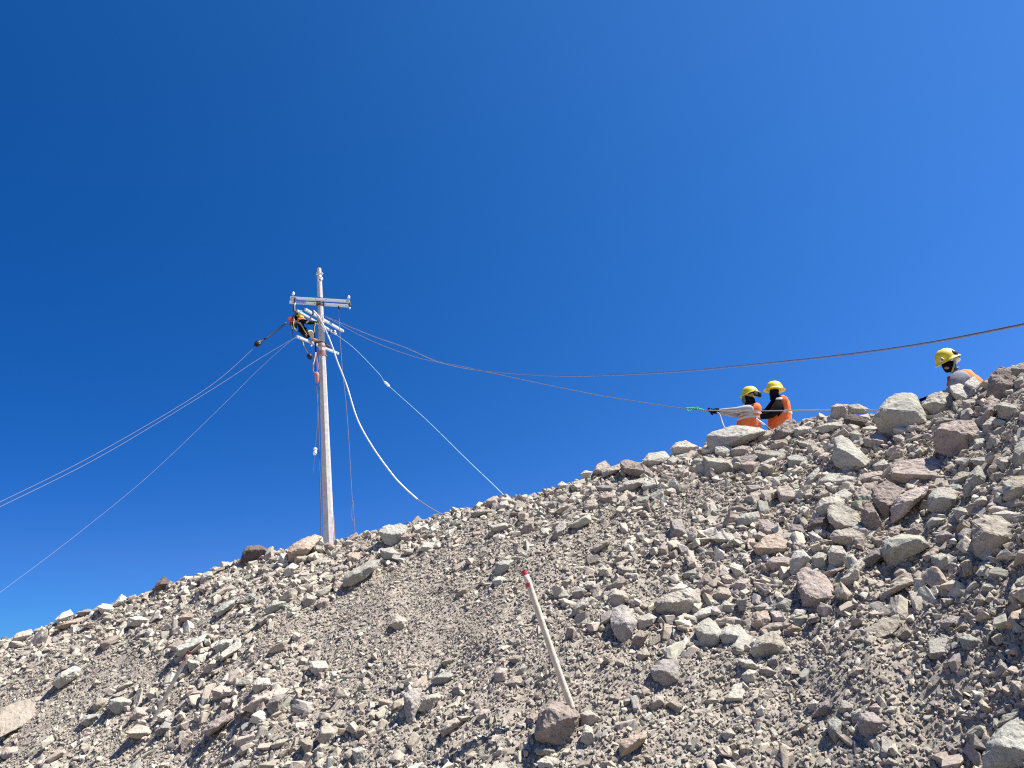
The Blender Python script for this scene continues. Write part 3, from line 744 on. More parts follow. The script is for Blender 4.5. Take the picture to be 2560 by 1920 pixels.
for lab, L_ in bylab.items():
    if len(L_) > 1:
        L_.sort(key=lambda q: q['cu'])
        sx = max(q['cu'] for q in L_) - min(q['cu'] for q in L_); sy = max(q['cv'] for q in L_) - min(q['cv'] for q in L_)
        hor = sx >= sy
        if not hor: L_.sort(key=lambda q: q['cv'])
        words = {2: ['left', 'right'] if hor else ['upper', 'lower'], 3: ['leftmost', 'middle', 'rightmost'] if hor else ['uppermost', 'middle', 'lowest']}
        for j, q in enumerate(L_):
            wl = words.get(len(L_))
            if wl is None:
                w_ = ['first', 'second', 'third', 'fourth', 'fifth', 'sixth', 'seventh'][j] + (' from left' if hor else ' from top')
                q['label'] = f"{lab}, {w_}"
            else: q['label'] = f"{wl[j]} {lab}"
for rk in rocks:
    if len(rk['label'].split()) > 16:
        rk['label'] = rk['label'].replace('the left end of the crest', 'the crest\'s left end').replace('down and ', 'lower ').replace('up and ', 'upper ').replace('at the right end of the crest', 'on the right crest').replace('the right edge', 'right').replace('slab-like ', '').replace('medium ', '').replace('wide ', '').replace('the half-buried tan slab', 'the half-buried slab').replace('the big tan boulder at right', 'the big tan boulder').replace('blocky ', '').replace('angular ', '')
    while len(rk['label'].split()) > 16:
        w_ = rk['label'].split(); k_ = next((i for i, q in enumerate(w_) if q in ('small', 'large', 'well', 'just', 'lone', 'thin', 'big', 'long')), 0); del w_[k_]; rk['label'] = ' '.join(w_)
    tag(rk['o'], rk['label'], rk['kind'], 'loose rocks strewn over the slope')

# ---------------------------------------------------------------- gravel: one mesh of real stones
def templates(n, extra, seed):
    """broken angular stones: blocks with shifted, cut-off corners"""
    out = []; rr = random.Random(seed)
    for i in range(n):
        bm = bmesh.new()
        cs = [(x, y, z) for x in (-1, 1) for y in (-1, 1) for z in (-1, 1)]; rr.shuffle(cs)
        cs = cs[:8 - rr.choice((0, 1, 1, 2))]
        for c in cs: bm.verts.new([q * rr.uniform(0.45, 1.0) for q in c])
        for k in range(extra):
            v = Vector((rr.gauss(0, 1), rr.gauss(0, 1), rr.gauss(0, 1))).normalized() * rr.uniform(0.9, 1.15); bm.verts.new(v)
        res = bmesh.ops.convex_hull(bm, input=bm.verts)
        junk = list({e for e in list(res['geom_interior']) + list(res['geom_unused']) if isinstance(e, bmesh.types.BMVert)})
        bmesh.ops.delete(bm, geom=junk, context='VERTS')
        bmesh.ops.triangulate(bm, faces=bm.faces); bmesh.ops.recalc_face_normals(bm, faces=bm.faces)
        bm.verts.ensure_lookup_table(); bm.verts.index_update()
        co = np.array([v.co[:] for v in bm.verts]); fc = np.array([[v.index for v in f.verts] for f in bm.faces])
        out.append((co, fc)); bm.free()
    return out
PAL = np.array([(.46, .46, .39), (.53, .52, .46), (.43, .405, .345), (.42, .375, .325), (.39, .36, .305), (.36, .345, .32), (.46, .41, .365), (.36, .37, .32), (.34, .295, .255), (.29, .265, .25), (.48, .455, .39), (.41, .37, .315)])
PW = np.array([1.5, 1.2, 1.8, 1.5, 1.5, 1.0, 1.0, .8, .55, .4, 1.3, 1.6]); PW = PW / PW.sum()
# where the photograph's slope is coarse (+) and where it is fine gravel (-): column, row, spread u, spread v, weight
COARSE = [(2250, 1150, 330, 150, 1.6), (2000, 1450, 260, 140, 1.3), (1750, 1180, 260, 90, .8), (2450, 1350, 160, 160, .8), (1450, 1260, 240, 60, 1.0),
          (1650, 1560, 180, 110, .7), (250, 1600, 300, 60, .5), (700, 1440, 200, 50, 1.0), (560, 1800, 260, 90, .55), (480, 1620, 120, 40, .5), (350, 1665, 80, 40, -1.2), (650, 1580, 200, 50, -.5), (240, 1700, 120, 40, -.6), (1980, 1790, 150, 60, .3), (1050, 1350, 150, 30, .6),
          (1150, 1560, 260, 90, -1.2), (1000, 1500, 150, 60, -.6), (1300, 1750, 200, 120, -.5), (1900, 1750, 260, 100, -.7), (2200, 1650, 160, 80, -.2), (1780, 1230, 110, 45, -.9), (160, 1800, 150, 60, -.8)]
def coarse(x, y, z):
    u, v = project(x, y, z); s = np.full_like(x, 0.36)
    for (a, b, c, d, w) in COARSE: s = s + w * np.exp(-((u - a) / c) ** 2 - ((v - b) / d) ** 2)
    # streaks that run down the fall line
    s = s + 0.9 * perlin((x * .8 - y * .6) * 1.5, (x * .6 + y * .8) * .45) + 0.6 * perlin((x * .8 - y * .6) * 4.0 + 5, (x * .6 + y * .8) * 1.3)
    az = np.arctan2(x, y); s = s + 0.8 * np.exp(-((crest(az)[0] - np.hypot(x, y)) / 0.6) ** 2) * (1.0 + .3 * perlin(x * 1.7, y * 1.7))
    return s
HC = [q['loc'][:] for q in rocks]; HS = [q['size'] for q in rocks]
for t_ in (0.0, .3, .6, .9):          # keep the far marker stake clear of rubble
    rr_s, _ = hit(404, 1762); q_ = P(405 + 68 * t_, 1775 - 146 * t_, rr_s - .15); HC.append(q_[:]); HS.append(.3)
HC = np.array(HC); HS = np.array(HS)
def scatter(n, smin, smax, power, tpl, thr=None, sink=0.25, rnear=1.7, flat=(0.35, 0.8), over=0.35, clear=0.0, tumble=0.38, shade=1.0):
    az = rng.uniform(R(-40), R(40), n * 3); r = np.sqrt(rng.uniform(0, 1, n * 3)) * 15
    rc, zc = crest(az)
    # as many stones per square metre near as far, thinned a little with distance
    keep = (r > rnear) & (r < rc + over); az = az[keep]; r = r[keep]; rc = rc[keep]
    x = np.sin(az) * r; y = np.cos(az) * r; z = ground(x, y)
    if thr is not None:
        k = coarse(x, y, z) + rng.uniform(-.5, .5, len(x)) > thr; x, y, z = x[k], y[k], z[k]
    if clear:
        ok = np.ones(len(x), bool)
        for c, hs in zip(HC, HS): ok &= (x - c[0]) ** 2 + (y - c[1]) ** 2 + 0.5 * (z - c[2]) ** 2 > (clear * hs + smin * .5) ** 2
        x, y, z = x[ok], y[ok], z[ok]
    x, y, z = x[:n], y[:n], z[:n]; n = len(x)
    s = smin * (1 - rng.random(n) * (1 - (smin / smax) ** power)) ** (-1 / power)
    e = 0.05
    gx = (ground(x + e, y) - ground(x - e, y)) / (2 * e); gy = (ground(x, y + e) - ground(x, y - e)) / (2 * e)
    nrm = np.stack([-gx, -gy, np.ones(n)], -1) + rng.normal(0, tumble, (n, 3)); nrm /= np.linalg.norm(nrm, axis=1)[:, None]
    fall = np.stack([-gx * 0 - 0.5, -1.0 + 0 * gy, 0 * gx], -1) + rng.normal(0, 0.5, (n, 3))
    a = fall - nrm * (fall * nrm).sum(1)[:, None]; a /= np.linalg.norm(a, axis=1)[:, None]
    b = np.cross(nrm, a)
    sc = np.stack([rng.uniform(.9, 1.7, n), rng.uniform(.5, .95, n), rng.uniform(flat[0], flat[1], n)], -1) * (s * 0.5)[:, None]
    pos = np.stack([x, y, z], -1) + nrm * (sc[:, 2] * (1 - 2 * sink))[:, None]
    col = PAL[rng.choice(len(PAL), n, p=PW)] * np.array([.915, .86, .79]) * shade * rng.uniform(.85, 1.12, (n, 1))
    ti = rng.integers(0, len(tpl), n)
    V, Fc, C = [], [], []; base = 0
    for k, (co, fc) in enumerate(tpl):
        m = np.nonzero(ti == k)[0]
        if not len(m): continue
        q = co[None] * sc[m][:, None, :]
        w = q[..., 0:1] * a[m][:, None] + q[..., 1:2] * b[m][:, None] + q[..., 2:3] * nrm[m][:, None] + pos[m][:, None]
        V.append(w.reshape(-1, 3)); nv = co.shape[0]
        Fc.append((fc[None] + (np.arange(len(m)) * nv)[:, None, None] + base).reshape(-1, 3)); base += len(m) * nv
        C.append(np.repeat(col[m], nv, 0))
    return np.concatenate(V), np.concatenate(Fc), np.concatenate(C)
def stone_mat():
    m, t, b = new_mat('gravel_stones'); N = t.nodes.new; L = t.links.new
    at = N('ShaderNodeVertexColor'); at.layer_name = 'stone'
    tc = N('ShaderNodeTexCoord'); nz = N('ShaderNodeTexNoise'); nz.inputs['Scale'].default_value = 45; nz.inputs['Detail'].default_value = 6; nz.inputs['Roughness'].default_value = .7
    L(tc.outputs['Object'], nz.inputs['Vector'])
    cr = N('ShaderNodeValToRGB'); cr.color_ramp.elements[0].color = (.7, .7, .7, 1); cr.color_ramp.elements[1].color = (1.2, 1.2, 1.2, 1)
    cr.color_ramp.elements[0].position = .3; cr.color_ramp.elements[1].position = .7; L(nz.outputs[0], cr.inputs[0])
    mx = N('ShaderNodeMix'); mx.data_type = 'RGBA'; mx.blend_type = 'MULTIPLY'; mx.inputs[0].default_value = 1
    L(at.outputs[0], mx.inputs[6]); L(cr.outputs[0], mx.inputs[7]); L(mx.outputs[2], b.inputs['Base Color'])
    bp = N('ShaderNodeBump'); bp.inputs['Strength'].default_value = .6; bp.inputs['Distance'].default_value = .01
    L(nz.outputs[0], bp.inputs['Height']); L(bp.outputs[0], b.inputs['Normal'])
    b.inputs['Roughness'].default_value = .95; b.inputs['Specular IOR Level'].default_value = .12
    return m
SM = stone_mat()
def stuff_mesh(name, parts, label, cat):
    V, Fc, C, base = [], [], [], 0
    for v, f, c in parts:
        V.append(v); Fc.append(f + base); C.append(c); base += len(v)
    V = np.concatenate(V).astype(np.float32); Fc = np.concatenate(Fc).astype(np.int32); C = np.concatenate(C)
    me = bpy.data.meshes.new(name); me.vertices.add(len(V)); me.vertices.foreach_set('co', V.ravel())
    me.loops.add(Fc.size); me.loops.foreach_set('vertex_index', Fc.ravel())
    me.polygons.add(len(Fc)); me.polygons.foreach_set('loop_start', np.arange(0, Fc.size, 3, dtype=np.int32))
    me.polygons.foreach_set('use_smooth', np.zeros(len(Fc), bool))
    me.update(calc_edges=True)
    ca = me.color_attributes.new('stone', 'FLOAT_COLOR', 'POINT')
    ca.data.foreach_set('color', np.concatenate([C, np.ones((len(C), 1))], 1).astype(np.float32).ravel())
    o = bpy.data.objects.new(name, me); COL.objects.link(o); me.materials.append(SM)
    return tag(o, label, cat, kind='stuff')
def detailed(tpl, seed, cuts=1, amp=.05):
    """the same stones with chipped edges and uneven faces"""
    out = []
    for i, (co, fc) in enumerate(tpl):
        bm = bmesh.new(); vs = [bm.verts.new(c) for c in co]
        for f in fc: bm.faces.new([vs[k] for k in f])
        bmesh.ops.dissolve_limit(bm, angle_limit=R(10), verts=bm.verts, edges=bm.edges)
        bmesh.ops.bevel(bm, geom=list(bm.edges), offset=.07, segments=1, affect='EDGES', clamp_overlap=True)
        bmesh.ops.triangulate(bm, faces=bm.faces)
        for it in range(cuts):
            es = [e for e in bm.edges if e.calc_length() > .35]
            if es:
                bmesh.ops.subdivide_edges(bm, edges=es, cuts=1); bmesh.ops.triangulate(bm, faces=[f for f in bm.faces if len(f.verts) > 3])
        bm.normal_update()
        mv = [v.normal * (noise.noise(v.co * 1.3 + Vector((i * 3, seed, 0))) * amp * 1.6 + noise.noise(v.co * 3.7 + Vector((i, seed, 5))) * amp) for v in bm.verts]
        for v, d in zip(list(bm.verts), mv): v.co += d
        bm.verts.index_update()
        out.append((np.array([v.co[:] for v in bm.verts]), np.array([[v.index for v in f.verts] for f in bm.faces]))); bm.free()
    return out
T1 = templates(20, 1, 5); T2 = templates(28, 4, 9); T3 = detailed(templates(28, 6, 13), 2, 2, .07); T2d = detailed(templates(28, 4, 21), 3, 1, .06)
stuff_mesh('gravel', [scatter(230000, .011, .036, 1.5, T1, rnear=2.0, tumble=.55, sink=.15, shade=.85), scatter(52000, .026, .072, 2.3, T2, thr=-.25, sink=.28, clear=.2, tumble=.5, shade=.9)],
           'fine gravel and small stones covering the whole slope', 'gravel')
stuff_mesh('rubble', [scatter(9500, .06, .13, 2.3, T2d, thr=.55, sink=.2, over=.2, clear=.36, tumble=.6), scatter(1250, .12, .20, 2.4, T3, thr=.85, sink=.18, over=.1, clear=.44, tumble=.6)],
           'broken stones and rubble lying between the larger rocks', 'rubble')
# ---------------------------------------------------------------- materials of the made things
M_CONC = plain('concrete', (.47, .455, .42), .9, 0, .14, 9, .5, .2)
M_STEEL = plain('galvanised_steel', (.44, .49, .515), .5, .1, .08, 6)
M_DKSTEEL = plain('dark_iron', (.07, .07, .07), .6, .4, .3, 30)
M_WHITE = plain('white_plastic', (.78, .78, .75), .45, 0, .05, 12)
M_HOSE = plain('white_hose', (.66, .66, .61), .6, 0, .12, 5)
M_GUY = plain('pale_cyan_rope', (.36, .52, .50), .6, 0, .1, 60)
M_CABLE = plain('dark_cable', (.13, .13, .14), .55, .2, .2, 40)
M_ROPE = plain('tan_rope', (.40, .355, .31), .85, 0, .15, 80, .4)
M_GROPE = plain('grey_rope', (.22, .20, .20), .8, 0, .15, 80, .4)
M_PROPE = plain('pink_rope', (.38, .20, .17), .85, 0, .2, 60, .4)
M_RED = plain('red_tape', (.42, .035, .055), .5, 0, .12, 25)
M_REDP = plain('red_painted_steel', (.42, .05, .04), .5, 0, .25, 25)
M_GREEN = plain('green_rope', (.10, .52, .38), .8, 0, .2, 60, .4)
M_STAKE = plain('weathered_stake', (.55, .48, .37), .8, 0, .2, 14, .6)
M_YEL = plain('yellow_plastic', (.66, .52, .03), .5, 0, .12, 9, 0, .35)
M_BLACK = plain('black_fabric', (.010, .010, .011), 1.0, 0, .3, 40, .4, .05)
M_BLKP = plain('black_plastic', (.014, .014, .015), .5, 0, .2, 20, 0, .25)
M_ORANGE = plain('orange_vest', (.80, .18, .045), .9, 0, .18, 9, 1.0)
M_REFL = plain('reflective_tape', (.58, .58, .55), .5, 0, .06, 20)
M_SHIRT = plain('light_grey_shirt', (.36, .36, .355), .9, 0, .15, 12, .6)
M_SHIRT2 = plain('grey_shirt', (.23, .23, .24), .9, 0, .18, 12, .6)
M_TROU = plain('dark_trousers', (.05, .055, .07), .9, 0, .2, 12, .5)
M_BEIGE = plain('beige_trousers', (.50, .42, .33), .9, 0, .2, 12, .5)
M_SKIN = plain('skin', (.30, .15, .09), .6, 0, .08, 20)

def c1(x, y, r): return P(680 + x * .18086, 640 + y * .18086, r)          # close-ups of the pole top,
def c3(x, y, r): return P(1680 + x * .16275, 920 + y * .16275, r)         # of the two workers
def c4(x, y, r): return P(2260 + x * .13562, 840 + y * .13562, r)         # and of the third worker

# ---------------------------------------------------------------- utility pole
PR = 25.0
pb = P(823, 1359, PR); pt = P(797.6, 671, PR)
ax = (pt - pb).normalized()
gz = float(ground(pb.x, pb.y))
foot = pb - ax * ((pb.z - gz + 0.6) / ax.z)
pole = empty('utility_pole', (foot.x, foot.y, gz), 'tall leaning grey concrete utility pole with steel crossarms on the crest', 'utility pole')
bm = bmesh.new()
L_ = (pt - foot).length; mpb = PX(pb); rb = 13.4 * mpb; rt = 5.6 * PX(pt)
rb2 = rt + (rb - rt) * (L_ / (pt - pb).length)
n = 40; rings = []
sx_ = Vector((1, 0, 0)); sx_ = (sx_ - ax * sx_.dot(ax)).normalized(); sy_ = ax.cross(sx_)
for i in range(n + 1):
    t = i / n; c = foot.lerp(pt, t); r_ = rb2 + (rt - rb2) * t
    if i == n: r_ *= 0.9
    ring = []
    for k in range(8):
        a = R(45 * k + 12)
        rr = r_ * (1 + 0.012 * noise.noise(Vector((k * 3.1, i * .9, 0))))
        ring.append(bm.verts.new(c + (sx_ * math.cos(a) + sy_ * math.sin(a)) * rr))
    rings.append(ring)
for a, b in zip(rings, rings[1:]):
    for k in range(8): bm.faces.new((a[k], a[(k + 1) % 8], b[(k + 1) % 8], b[k]))
bm.faces.new(rings[-1])
shaft = bm_obj('pole_shaft', bm, M_CONC, pole)
def crossarm(a, b, w=.085, h=.09, mat=M_STEEL, bolts=True):
    """a square galvanised tube"""
    bm = bmesh.new(); t = (b - a).normalized(); up = Vector((0, 0, 1)); s = t.cross(up).normalized(); q = s.cross(t).normalized()
    beam(bm, a, b, w, h); bmesh.ops.bevel(bm, geom=list(bm.edges), offset=.008, segments=1, affect='EDGES')
    o = bm_obj('crossarm', bm, mat, pole)
    if bolts:
        bb = bmesh.new()
        for f in (.05, .42, .60, .95):
            p = a.lerp(b, f); tube(bb, [p - s * (w / 2 + .02), p + s * (w / 2 + .02)], .012, 6)
            tube(bb, [p + q * (h / 2), p + q * (h / 2 + .03)], .014, 6)
        bm_obj('bolts', bb, M_DKSTEEL, o)
    return o
# upper pair, lying across the view
u1a, u1b = c1(250, 580, 24.72), c1(1075, 628, 24.72)
u2a, u2b = c1(240, 638, 25.28), c1(1062, 692, 25.28)
crossarm(u1a, u1b); crossarm(u2a, u2b)
# the middle pair, running away to the right
m1a, m1b = c1(455, 735, 24.35), c1(985, 1040, 26.0)
m2a, m2b = c1(345, 755, 24.0), c1(885, 1075, 25.75)
crossarm(m1a, m1b, .08, .09); crossarm(m2a, m2b, .07, .08)
# the lowest single arm
l1a, l1b = c1(340, 1112, 24.2), c1(918, 1350, 25.8)
crossarm(l1a, l1b, .07, .085)
# end pieces tying the arms, with insulator pins
def pin(name, p, h, mat=M_STEEL, mat2=M_WHITE):
    bm = bmesh.new(); tube(bm, [p - Vector((0, 0, .05)), p + Vector((0, 0, h))], .018, 8)
    o = bm_obj(name, bm, mat, pole)
    b2 = bmesh.new(); pts = [p + Vector((0, 0, h * .45 + k * .022)) for k in range(6)]
    tube(b2, pts, [.03, .055, .035, .05, .032, .02], 12)
    bm_obj('porcelain', b2, mat2, o, smooth=True)
pin('insulator_pin', c1(290, 562, 24.75), .17); pin('insulator_pin', c1(1058, 605, 24.75), .12)
def strap(pts, rad, name, mat, parent, seg=8):
    bm = bmesh.new(); tube(bm, pts, rad, seg); return bm_obj(name, bm, mat, parent, smooth=True)
bm = bmesh.new(); beam(bm, c1(290, 555, 24.65), c1(300, 690, 25.3), .06, .03); beam(bm, c1(1060, 605, 24.65), c1(1062, 700, 25.3), .06, .03)
bm_obj('tie_bracket', bm, M_STEEL, pole)
# hanging insulator strings
def insulator_string(pts, name, parent):
    bm = bmesh.new()
    for a, b in zip(pts, pts[1:]):
        k = max(3, int((b - a).length / .045)); line = [a.lerp(b, i / (2 * k)) for i in range(2 * k + 1)]
        tube(bm, line, [.055 if i % 2 else .03 for i in range(2 * k + 1)], 12)
    return bm_obj(name, bm, M_DKSTEEL, parent, smooth=True)
insulator_string([c1(322, 575, 24.7), c1(312, 650, 24.7)], 'hanging_insulator', pole)
insulator_string([c1(303, 672, 24.7), c1(312, 775, 24.6)], 'hanging_insulator', pole)
bm = bmesh.new(); ball(bm, c1(318, 664, 24.68), .03, .03, .055); bm_obj('clevis', bm, M_WHITE, pole, True)
insulator_string([c1(1072, 640, 24.8), c1(1075, 700, 24.8)], 'hanging_insulator', pole)
bm = bmesh.new(); ball(bm, c1(1075, 720, 24.8), .03, .03, .04); bm_obj('clevis', bm, M_WHITE, pole, True)
# clamp plates where the arms are bolted to the pole
def axis_at(y): # point on the pole axis at crop row y
    v = 640 + y * .18086; t = (v - 671) / (1359 - 671.0); return P(797.6 + (823 - 797.6) * t, v, PR)
def rad_at(p): return rb2 + (rt - rb2) * ((p - foot).length / L_)
def band(y, h, mat, name, over=.02, seg=20):
    p = axis_at(y); r_ = rad_at(p) + over; bm = bmesh.new()
    tube(bm, [p - ax * h / 2, p + ax * h / 2], r_, seg); return bm_obj(name, bm, mat, pole)
for y in (600, 640, 680): band(y, .06, M_DKSTEEL, 'clamp_band', .018)
bm = bmesh.new()
for dx in (-44, 44):
    beam(bm, c1(668 + dx, 590, 24.78), c1(668 + dx, 695, 24.78), .05, .05, Vector((0, 1, 0)))
bm_obj('clamp_plate', bm, M_DKSTEEL, pole)
for y in (885, 915): band(y, .07, M_CONC, 'clamp_band', .02)
band(1198, .04, M_DKSTEEL, 'clamp_band', .012); band(1250, .05, M_PROPE, 'clamp_band', .014)
for k, y in enumerate((1322, 1335, 1348, 1361, 1374)): band(y, .028, M_PROPE, 'rope_wrap', .022)
# top: band, bolt and the ring below it
band(240, .06, M_CONC, 'top_band', .02)
bm = bmesh.new(); tube(bm, [c1(640, 245, 24.86), c1(712, 243, 24.86)], .016, 8); tube(bm, [c1(690, 225, 24.86), c1(690, 262, 24.86)], .022, 8); tube(bm, [c1(612, 262, 24.86), c1(640, 255, 24.86)], .014, 6)
bm_obj('top_bolt', bm, M_STEEL, pole)
bm = bmesh.new(); cc = c1(670, 318, 24.78); ring = [cc + Vector((math.cos(a) * .072, 0, math.sin(a) * .085)) for a in [k * math.pi / 12 for k in range(25)]]
tube(bm, ring, .017, 8, cap=False); tube(bm, [c1(664, 275, 24.8), c1(660, 300, 24.8)], .03, 8)
bm_obj('pulling_eye', bm, M_WHITE, pole, True)
bm = bmesh.new(); tube(bm, [c1(664, 318, 24.86), c1(668, 350, 24.84)], .03, 8); bm_obj('eye_bolt', bm, M_DKSTEEL, pole)
# brackets and stay hardware by the middle arms
bm = bmesh.new()
tube(bm, [c1(560, 745, 24.2), c1(570, 800, 24.4), c1(500, 905, 24.3), c1(470, 930, 24.2)], .03, 6)
tube(bm, [c1(870, 1020, 25.6), c1(880, 1060, 25.7), c1(840, 1040, 25.5)], .035, 8)
tube(bm, [c1(720, 1020, 25.0), c1(800, 1020, 25.3), c1(790, 1180, 25.2)], .02, 6)
tube(bm, [c1(730, 1220, 25), c1(790, 1260, 25.2)], .05, 8); tube(bm, [c1(735, 1370, 25.0), c1(755, 1385, 25), c1(742, 1440, 25)], .03, 6)
bm_obj('stay_hardware', bm, M_DKSTEEL, pole)
bm = bmesh.new(); ball(bm, c1(868, 1045, 25.55), .045); ball(bm, c1(882, 1078, 25.55), .04); ball(bm, c1(545, 1240, 24.4), .03)
bm_obj('stay_insulator', bm, M_WHITE, pole, True)
# thin conduit beside the foot
bm = bmesh.new(); tube(bm, [P(834, 1290, 24.9), P(837, 1345, 24.9), P(838, 1372, 24.9)], .012, 8); bm_obj('conduit', bm, M_PROPE, pole)

# ---------------------------------------------------------------- wires and ropes
def wire(name, pts, rad, mat, label, cat, group=None, parts=(), n=10):
    W3 = spline([P(*p) for p in pts], n); root = empty(name, W3[0], label, cat, group)
    bm = bmesh.new(); tube(bm, W3, rad, 7); bm_obj('strand', bm, mat, root, True)
    return root
CA = [(806, 786, 25), (920, 834, 22.5), (1010, 866, 20.5), (1099, 904, 18.5), (1204, 925, 16.3), (1389, 938, 13.5), (1530, 936, 11.8), (1680, 928.5, 10.2), (1841, 914.5, 8.8), (2083, 889, 7.3), (2300, 859, 6.2), (2560, 809, 5.2), (2900, 735, 4.3), (3300, 640, 3.7)]
wire('overhead_cable', CA, .0042, M_CABLE, 'dark overhead cable sagging from the pole and rising to the right edge', 'cable')
wire('pull_rope', [(u, v + 1.2 + 1.9 * (7.0 / r), r) for u, v, r in CA], .0045, M_ROPE, 'tan rope running just under the dark overhead cable', 'rope')
CB = [(807, 788, 25), (920, 848, 22.8), (1040, 893, 20.5), (1150, 915, 18.6), (1204, 927, 17.8), (1300, 948, 16.6), (1400, 969, 15.3), (1504, 989.6, 14.2), (1600, 1005, 13.4), (1680, 1017.6, 12.8), (1719, 1022.5, 12.5), (1772, 1027, 12.32)]
rb_ = wire('hand_line', CB + [(1850, 1033.5, 12.15), (1900, 1040, 12.2)], .0075, M_GROPE, 'grey rope from the pole hauled in by the two workers', 'rope')
bm = bmesh.new()
rr_ = random.Random(4)
base = spline([P(1716, 1022, 12.46), P(1730, 1021, 12.44), P(1745, 1022.5, 12.42), P(1760, 1026.5, 12.38)], 8)
for s_ in range(3):
    tube(bm, [p + Vector((0, 0, math.sin(i * .9 + s_ * 2.1) * .016)) + Vector((0, math.cos(i * .9 + s_ * 2.1) * .016, 0)) for i, p in enumerate(base)], .008, 6)
tube(bm, spline([P(1735, 1021, 12.4), P(1742, 1018, 12.38), P(1747, 1020, 12.38)], 5), .008, 6)
tube(bm, spline([P(1718, 1024, 12.4), P(1723, 1028, 12.38), P(1730, 1024, 12.38)], 5), .007, 6)
bm_obj('green_knot', bm, M_GREEN, rb_, True)
wire('tail_rope', [(1768, 1025.5, 12.05), (1850, 1027, 11.9), (1950, 1026.5, 11.5), (2040, 1025, 11.2), (2120, 1025.2, 10.8), (2195, 1026, 10.4), (2260, 1030, 10.1)], .008, M_ROPE, 'thin tan rope stretched level past both workers to the rocks', 'rope')
wire('loose_rope', [(1793, 1031, 12.2), (1799, 1036, 12.15), (1804, 1050, 12.1), (1808, 1062, 12.0), (1813, 1074, 11.9), (1815, 1092, 11.7)], .011, M_ROPE, "loose tan rope end hanging from the front worker's hands", 'rope')
rp = wire('staff_rope', [(1889, 1046, 12.2), (1900, 1054, 12.2), (1912, 1062, 12.2), (1924, 1072, 12.2), (1933, 1080, 12.2)], .011, M_CABLE, 'short black and white rope between the two workers', 'rope')
bm = bmesh.new(); tube(bm, [P(1891, 1047, 12.18), P(1912, 1062, 12.18)], .0135, 8); bm_obj('white_sleeve', bm, M_WHITE, rp, True)
gw = wire('guy_wire', [(812, 818, 24.7), (880, 866, 24.0), (946, 933, 23.2), (967, 960, 23), (1060, 1044, 19.5), (1160, 1142, 16), (1230, 1209, 13), (1270, 1249, 10.6)], .0072, M_GUY, 'straight pale cyan guy wire with a white egg insulator, right of the pole', 'guy wire')
bm = bmesh.new(); a_, b_ = P(960, 953, 23.05), P(974, 967, 22.9); tube(bm, spline([a_, a_.lerp(b_, .3), a_.lerp(b_, .5), a_.lerp(b_, .7), b_], 3), [.012, .025, .034, .042, .042, .038, .032, .038, .042, .042, .034, .025, .012], 12)
bm_obj('egg_insulator', bm, M_WHITE, gw, True)
hose = [(784, 777, 24.4), (796, 790, 24.4), (806.6, 810, 24.5), (817, 832, 24.6), (830, 864, 24.6), (843, 902, 24.6), (858, 940, 24.6), (869, 970, 24.6), (894, 1049, 24.3), (932, 1118, 23.8), (980, 1185, 23), (1010, 1218, 22.3), (1043, 1248, 21.4)]
hs = wire('hose', hose, .025, M_HOSE, 'thick white hose curving down from the crossarms to the crest', 'hose')
bm = bmesh.new(); tube(bm, spline([P(1041, 1246.5, 21.5), P(1070, 1266, 20.4), P(1094, 1280, 19), P(1120, 1292, 16.5), P(1145, 1302, 13.5)], 6), .014, 7); bm_obj('hose_tail', bm, M_GROPE, hs, True)
vr = wire('hanging_rope', [(846, 766, 24.8), (848, 803, 24.8), (851, 857, 24.8), (857, 938, 24.8), (864, 995, 24.8), (872, 1100, 24.8), (877, 1190, 24.8), (880.5, 1250, 24.8)], .009, M_GROPE, 'thin pinkish rope hanging from the upper crossarm with a loop near the ground', 'rope')
bm = bmesh.new(); tube(bm, spline([P(880.5, 1250, 24.8), P(883, 1262, 24.8), P(884, 1285, 24.8), P(882, 1304, 24.8), P(879, 1290, 24.8), P(880, 1262, 24.8), P(880.5, 1250, 24.8)], 6), .012, 6)
tube(bm, spline([P(882, 1253, 24.8), P(884.5, 1290, 24.8), P(887, 1330, 24.8), P(886, 1365, 24.8)], 6), .011, 6); bm_obj('rope_loop', bm, M_GROPE, vr, True)
bm = bmesh.new(); tube(bm, [c1(921, 690, 24.8), c1(922, 740, 24.8)], .022, 8); bm_obj('rope_sleeve', bm, M_BLKP, vr)
dc = wire('down_cable', [(788, 905, 24.75), (790, 944, 24.75), (796, 1058, 24.75), (799, 1180, 24.75), (802, 1290, 24.75), (801, 1350, 24.75)], .017, M_CABLE, 'dark cable hanging straight down the left side of the pole', 'cable')
# coil of pinkish rope on the pole
cl = empty('rope_coil', c1(600, 1340, 24.7), 'looped pink rope hung on the left side of the pole', 'rope')
bm = bmesh.new()
for d_ in (0, 8, 16):
    tube(bm, spline([c1(606 - d_ * .3, 1335, 24.65), c1(590 - d_, 1440, 24.65), c1(570 - d_ * .4, 1530, 24.65), c1(572, 1590, 24.65), c1(600, 1612 + d_ * .5, 24.65), c1(632, 1580, 24.65), c1(636 - d_, 1500, 24.65), c1(622 - d_ * .5, 1420, 24.65), c1(608, 1335, 24.65)], 5), .014, 6)
bm_obj('rope', bm, M_PROPE, cl, True)
bm = bmesh.new(); tube(bm, spline([c1(605, 1335, 24.62), c1(588, 1430, 24.62), c1(572, 1500, 24.62)], 5), .013, 6); bm_obj('pale_strand', bm, M_WHITE, cl, True)
bm = bmesh.new(); tube(bm, spline([c1(610, 1610, 24.7), c1(620, 1660, 24.7), c1(624, 1760, 24.72)], 4), [.06, .075, .08, .085, .08, .07, .06, .05, .03], 10); bm_obj('rope_bundle', bm, M_PROPE, cl, True)
